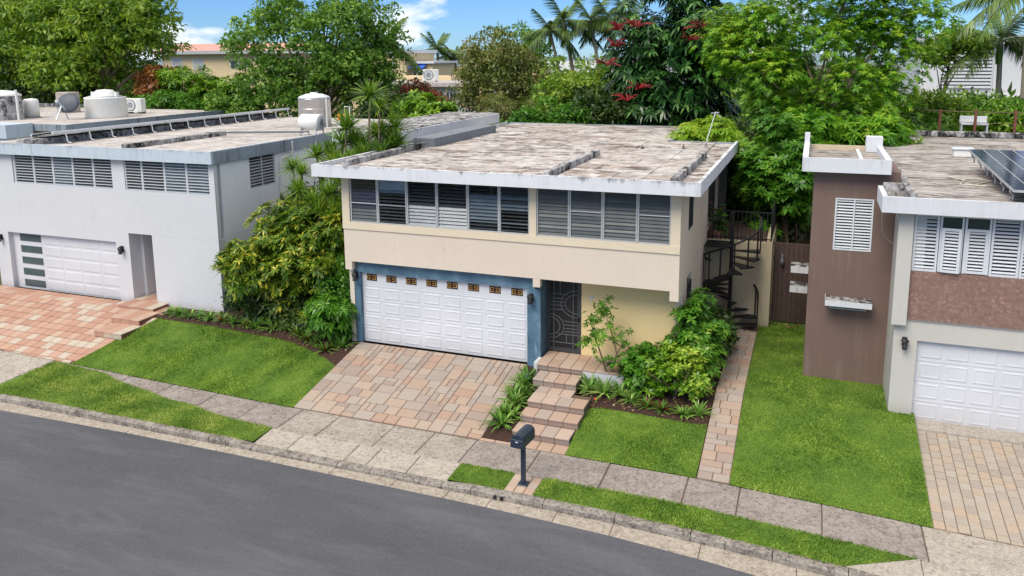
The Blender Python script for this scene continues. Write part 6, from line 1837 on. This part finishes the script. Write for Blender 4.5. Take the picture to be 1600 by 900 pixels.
# ------------------------------------------------------------------ lawn grass
def grass(name, label, x0, x1, fb, ff, dens, mat='grass', zf=None, L=.06, Wd=.016, seed=1, keep=None):
    rng = np.random.default_rng(seed)
    area_n = int((x1 - x0) * 12 * dens)
    x = x0 + (x1 - x0) * rng.random(area_n)
    xs_ = np.linspace(x0, x1, 64)
    lo = np.interp(x, xs_, [ff(q) for q in xs_]); hi = np.interp(x, xs_, [fb(q) for q in xs_])
    m = rng.random(area_n) < (hi - lo) / 12
    x, lo, hi = x[m], lo[m], hi[m]
    y = lo - .025 + (hi - lo + .04) * rng.random(len(x))
    if keep is not None:
        k = keep(x, y, rng); x, y = x[k], y[k]
    wb = np.interp(x, xs_, [walk_back(q) for q in xs_])
    if zf is None:
        z = np.where(y <= wb, -.6, np.where(y >= .2, 0, -.6 + .6 * (y - wb) / (.2 - wb)))
    else:
        z = np.full(len(x), zf)
    n = len(x)
    a = rng.random(n) * 6.28; el = .55 + .85 * rng.random(n)
    D = np.stack([np.cos(a) * np.cos(el), np.sin(a) * np.cos(el), np.sin(el)], 1)
    # patchy height
    h = 0.75 + .25 * np.sin(x * 2.3 + 1.2 * np.sin(y * 1.7)) + .2 * np.sin(y * 3.1 + x)
    V, F = straps(np.stack([x, y, z], 1), D, np.tile(UP, (n, 1)), L * (.6 + .7 * rng.random(n)) * np.clip(h, .5, 1.3), Wd, .25, 2)
    return tag(link(name, np_mesh(name, V, F, mat)), label, 'grass', None, 'stuff')
grass('lawn_grass', 'short green grass of the left front lawn', -7.85, -.06, bedl, lambda x: walk_back(x) + .01, 2300, seed=1, keep=lambda x, y, r: x > -7.12 + .6 * np.minimum(y, 0) / 2.7 + .02)
grass('lawn_grass', 'short green grass before the right front bed', 6.87, 9.61, bedr, lambda x: walk_back(x) + .01, 2300, seed=2)
grass('lawn_grass', 'green grass of the long lawn beside the brown tower', 10.29, 13.86, lambda x: 5.6 if x < 11.53 else (1.72 if x < 13.38 else .2), lambda x: walk_back(x) + .01, 2000, seed=3)
grass('verge_grass', 'yellowing grass of the kerb verge on the left', -8.15, .10, lambda x: walk_front(x) + .02, lambda x: kerb_front(x) + .17, 2300, 'grass_dry', -.6, seed=4, keep=lambda x, y, r: x > -8.2 + (-.0 - (y + 3.9)) * .0)
grass('verge_grass', 'small patch of verge grass left of the mailbox', 4.93, 6.11, lambda x: walk_front(x), lambda x: kerb_front(x) + .17, 2300, 'grass', -.6, seed=5)
grass('verge_grass', 'long strip of verge grass right of the mailbox', 6.74, 13.5, lambda x: walk_front(x) + .01, lambda x: kerb_front(x) + .17, 2300, 'grass', -.6, seed=6, keep=lambda x, y, r: x < 12.33 + (y + 5.05) * 1.8)
OVER = [(-8.3, -2.72), (-7.2, -2.80), (-6.3, -2.86), (-5.6, -3.12), (-4.9, -3.30), (-4.2, -3.40), (-3.4, -3.62), (-2.6, -3.66), (-1.9, -3.86), (-1.25, -3.98)]
over = lambda x: interp(x, OVER)
strip_sheet('verge', -8.25, -1.3, over, lambda x: walk_front(x) - .03, 'lawn', 0.008, vz, n=40, ny=3)
grass('verge_grass', 'grass creeping over the pavement slabs on the left', -8.3, -1.1, lambda x: over(x) + .08, walk_front, 2300, 'grass_dry', -.595, seed=7, keep=lambda x, y, r: r.random(len(x)) < np.clip((np.interp(x, [p[0] for p in OVER], [p[1] for p in OVER]) - y) * 9 + .55, 0, 1))
grass('lawn_grass', 'strip of lawn at the far left edge beside the drive', -18, -15.3, lambda x: .4, lambda x: walk_back(x), 900, seed=8)

# leaf litter on the beds and by the gate
rng = np.random.default_rng(77)
n = 260
x = np.concatenate([6.5 + 3.1 * rng.random(120), 10.4 + 1.1 * rng.random(40), -5 + 4.9 * rng.random(100)])
y = np.concatenate([-1.2 + .8 * rng.random(120), 5.2 + .4 * rng.random(40), -.1 - .9 * rng.random(100) * np.clip((x[160:] + 5) / 5, .1, 1)])
ok = np.concatenate([y[:120] > np.array([bedr(q) for q in x[:120]]), np.ones(40, bool), y[160:] > np.array([bedl(q) for q in x[160:]])])
x, y = x[ok], y[ok]
z = np.where(y >= .2, 0.05, -.6 + .6 * (y + 3) / 3.2 + .025)
a = rng.random(len(x)) * 6.28
M['litter'] = leafmat('dry_leaf', h2l(92, 62, 40), h2l(168, 132, 92), h2l(214, 196, 166), .7, 0.0, 2.0, .9)
V, F = diamonds(np.stack([x, y, z], 1), np.stack([np.cos(a), np.sin(a), .1 * rng.normal(size=len(x))], 1), np.tile(UP, (len(x), 1)) + .2 * rng.normal(size=(len(x), 3)), .06 + .05 * rng.random(len(x)), .03 + .02 * rng.random(len(x)))
tag(link('leaf_litter', np_mesh('leaf_litter', V, F, 'litter')), 'dry fallen leaves scattered over the mulch and by the gate', 'leaf litter', None, 'stuff')
# ------------------------------------------------------------------ houses beyond the gardens
def far_window(parent, x0, x1, y, z0, z1, n=2, mat='far_dark', fr='white_metal'):
    mb = MB().box(x0 - .06, x1 + .06, y - .05, y - .001, z1, z1 + .06).box(x0 - .06, x1 + .06, y - .05, y - .001, z0 - .06, z0)
    for k in range(n + 1):
        x = x0 + (x1 - x0) * k / n
        mb.box(x - .04, x + .04, y - .05, y - .001, z0, z1)
    o = mb.build('window', fr, parent)
    MB().box(x0 + .041, x1 - .041, y - .03, y - .002, z0 + .001, z1 - .001).build('pane', mat, o)
b1 = thing('house', (-51, 58, 0), 'far cream two storey house with pinkish red roof at upper left', 'house')
MB().box(-59, -40, 55, 62, 0, 8.3).build('wall', 'far_cream', b1)
rr = MB().add([(-60, 54.3, 8.62), (-39, 54.3, 8.62), (-39, 58.5, 9.5), (-60, 58.5, 9.5), (-60, 63, 8.6), (-39, 63, 8.6), (-60, 54.3, 8.5), (-39, 54.3, 8.5), (-39, 63, 8.5), (-60, 63, 8.5)],
              [(0, 1, 2, 3), (3, 2, 5, 4), (6, 9, 8, 7), (0, 3, 4, 9, 6), (1, 7, 8, 5, 2)]).build('roof', 'roof_red', b1)
MB().box(-60.1, -38.9, 54.2, 54.29, 8.3, 8.66).build('roof_rim', 'far_grey', rr)
for x in (-50.9, -50.4): MB().box(x, x + .14, 57, 57.14, 9.2, 10.0).build('roof_mast', 'palm_trunk', rr)
far_window(b1, -49.4, -47.2, 55, 6.75, 7.55, 2)
far_window(b1, -54.6, -53.2, 55, 6.7, 7.7, 1, 'far_grey'); far_window(b1, -57.6, -56.2, 55, 6.9, 7.8, 1, 'far_grey')
b2 = thing('house', (-26, 52, 0), 'far pale house with a blue awning window beside the palms', 'house')
MB().box(-31, -24.9, 50, 56, 0, 8.2).box(-24.9, -22.6, 51, 56, 0, 7.2).build('wall', 'far_cream', b2)
r_ = MB().box(-31.3, -24.6, 49.7, 56.3, 8.2, 8.5).box(-24.6, -22.3, 50.7, 56.3, 7.2, 7.4).build('roof', 'far_white', b2)
far_window(b2, -24.6, -23.4, 51, 5.9, 6.9, 1)
MB().add([(-24.8, 51, 7.15), (-23.2, 51, 7.15), (-23.2, 50.2, 6.8), (-24.8, 50.2, 6.8), (-24.8, 51, 7.1), (-23.2, 51, 7.1), (-23.2, 50.2, 6.75), (-24.8, 50.2, 6.75)], [(0, 3, 2, 1), (4, 5, 6, 7), (3, 7, 6, 2)]).build('awning', 'blue_canvas', b2)
MB().tube([(-26.2, 49.9, 0), (-26.2, 49.9, 8)], .08, 6).build('rain_pipe', 'white_plastic', b2)
b3 = thing('house', (-17, 40, 0), 'low flat roofed white house with barred window behind the coral hedge', 'house')
MB().box(-22, -12.2, 38.2, 46, 0, 5.55).build('wall', 'far_white', b3)
r_ = MB().box(-22.5, -11.9, 37.7, 46.4, 5.55, 5.86).build('roof', 'roof_left', b3)
MB().box(-22.4, -17, 43, 46, 5.861, 6.2).build('roof_kerb', 'far_cream', r_)
far_window(b3, -15.2, -12.8, 38.2, 3.9, 5.1, 8)
ac_unit((-16.9, 39, 5.86), math.radians(25), 'dark faced air conditioner on the low flat white roof', 1.5)
mb = MB().tube([(-18.2, 39.2, 5.86), (-18.2, 39.2, 6.5), (-17.9, 39.2, 6.75), (-17.6, 39.2, 6.8)], .04, 6)
pz_ = thing('roof_pipe', (-18.2, 39.2, 5.86), 'bent pipe beside the dark faced air conditioner', 'pipe'); mb.build('pipe', 'white_plastic', pz_)
b4 = thing('house', (-9, 30, 0), 'small white gabled outbuilding behind the olive brown tree', 'house')
MB().box(-9.5, -6.2, 28.6, 33, 0, 5.1).build('wall', 'far_white', b4)
MB().add([(-9.8, 28.4, 5.1), (-6.0, 28.4, 4.9), (-6.0, 33.2, 5.3), (-9.8, 33.2, 5.5), (-9.8, 28.4, 4.95), (-6.0, 28.4, 4.75)], [(0, 1, 2, 3), (0, 4, 5, 1)]).build('roof', 'far_grey', b4)
b5 = thing('house', (-18, 74, 0), 'distant grey roofed house seen between the palm trunks', 'house')
MB().box(-21, -13, 72, 80, 0, 5.9).build('wall', 'far_white', b5)
MB().add([(-21.5, 71.5, 5.9), (-12.5, 71.5, 5.9), (-12.5, 76, 7.2), (-21.5, 76, 7.2), (-21.5, 80.5, 5.9), (-12.5, 80.5, 5.9)], [(0, 1, 2, 3), (3, 2, 5, 4), (0, 3, 4), (1, 5, 2)]).build('roof', 'far_grey', b5)
far_window(b5, -19.5, -17.8, 72, 4.2, 5.4, 2); far_window(b5, -16.2, -14.6, 72, 4.2, 5.4, 2)
b6 = thing('house', (0, 37, 0), 'grey roofed white house glimpsed left of the umbrella tree', 'house')
MB().box(-1.6, 2.4, 34.2, 42, 0, 5.7).build('wall', 'far_white', b6)
MB().add([(-2, 33.8, 5.75), (2.8, 33.8, 5.75), (2.8, 38, 7.0), (-2, 38, 7.0), (-2, 42.4, 5.75), (2.8, 42.4, 5.75)], [(0, 1, 2, 3), (3, 2, 5, 4), (0, 3, 4), (1, 5, 2)]).build('roof', 'far_grey', b6)
far_window(b6, -.3, .9, 34.2, 4.2, 5.3, 2, 'far_grey')
b7 = thing('house', (22, 36, 0), 'white house with broad louvre shutters at the upper right', 'house')
MB().box(16.9, 30, 32.2, 44, 0, 8.3).build('wall', 'far_white', b7)
r_ = MB().box(16.6, 30, 31.8, 44, 8.3, 8.75).build('roof', 'far_grey', b7)
MB().box(16.9, 25, 30.2, 32.19, 4.75, 4.95).build('porch_roof', 'roof_left', b7)
for x0, x1 in ((17.95, 20.4), (22.0, 24.0)):
    f = MB().box(x0 - .06, x0, 32.1, 32.199, 5.9, 8.0).box(x1, x1 + .06, 32.1, 32.199, 5.9, 8.0).box(x0, x1, 32.15, 32.199, 5.9, 8.0).build('shutter', 'far_white', b7)
    MB().box(x0, x1, 32.14, 32.149, 5.9, 8.0).build('shutter_shade', 'far_dark', f)
    sm = MB().box(x0, x1, 32.06, 32.13, 0, .12).mesh('slat', 'white_metal')
    for k in range(11): link('slat', sm, f, (-acc(f).x, -acc(f).y, 5.92 + k * .19 - acc(f).z), (0, 0, 0))
aw = thing('awning', (19.6, 21, 5), 'blue canvas roof edge glimpsed behind the far right hedge', 'awning')
MB().add([(18.6, 20.8, 5.25), (21.6, 20.8, 5.25), (21.6, 22.8, 5.5), (18.6, 22.8, 5.5), (18.6, 20.8, 5.05), (21.6, 20.8, 5.05)], [(0, 1, 2, 3), (0, 4, 5, 1)]).build('canvas', 'blue_canvas', aw)
for x in (18.7, 21.5): MB().box(x - .03, x + .03, 20.9, 20.96, 0, 5.24).build('pole', 'grey_metal', aw)
# garden walls and panels behind the left roofs
gw = thing('garden_wall', (-36, 20.5, 0), 'grey weathered garden wall under the feathery trees', 'wall')
MB().box(-44, -26, 20.3, 20.5, 0, 5.0).build('wall_panel', 'kerb_roof', gw)
re_cat = lambda n: n.split('.')[0].replace('_', ' ')
# setting labels
for nm, lb in (('ground', 'broad earth ground under the whole neighbourhood'), ('road', 'dark grey asphalt road across the foreground'), ('hills', 'low blue green hills on the horizon'), ('pavement', 'weathered concrete pavement along the front gardens'),
               ('kerb', 'weathered concrete kerb along the road'), ('gutter', 'pale concrete gutter strip beside the asphalt')):
    tag(bpy.data.objects[nm], lb, nm)

for nm, lb in (('lawn', 'left front lawn between terracotta drive and flagstone drive'), ('lawn.001', 'small lawn between entrance steps and side path'), ('lawn.002', 'long lawn between side path and right drive'), ('lawn.003', 'lawn left of the terracotta drive'),
               ('verge', 'long grass verge left of the flagstone drive'), ('verge.001', 'short grass verge left of the mailbox'), ('verge.002', 'long grass verge right of the mailbox'), ('verge.003', 'grass verge left of the terracotta drive'), ('verge.004', 'turf creeping over the left pavement slabs'),
               ('planting_bed', 'mulched planting bed between the left and middle houses'), ('planting_bed.001', 'mulched planting bed before the yellow wall'), ('planting_bed.002', 'narrow mulched bed between flagstone drive and steps'),
               ('driveway', 'flagstone paved drive before the blue framed garage'), ('driveway.001', 'terracotta tiled drive of the white left house'), ('driveway.002', 'tan brick drive of the right house'),
               ('path', 'narrow paver path along the right side of the middle house'), ('path.001', 'paver landing at the foot of the entrance steps'), ('mailbox_pad', 'small square of pavers round the mailbox foot'),
               ('driveway_apron', 'pale concrete apron before the flagstone drive'), ('driveway_apron.001', 'pale concrete apron before the terracotta drive'), ('driveway_apron.002', 'pale concrete apron before the brick drive'), ('bounce_pavement', 'unseen pale pavement across the street, added for bounce light')):
    if nm in bpy.data.objects:
        tag(bpy.data.objects[nm], lb, re_cat(nm))
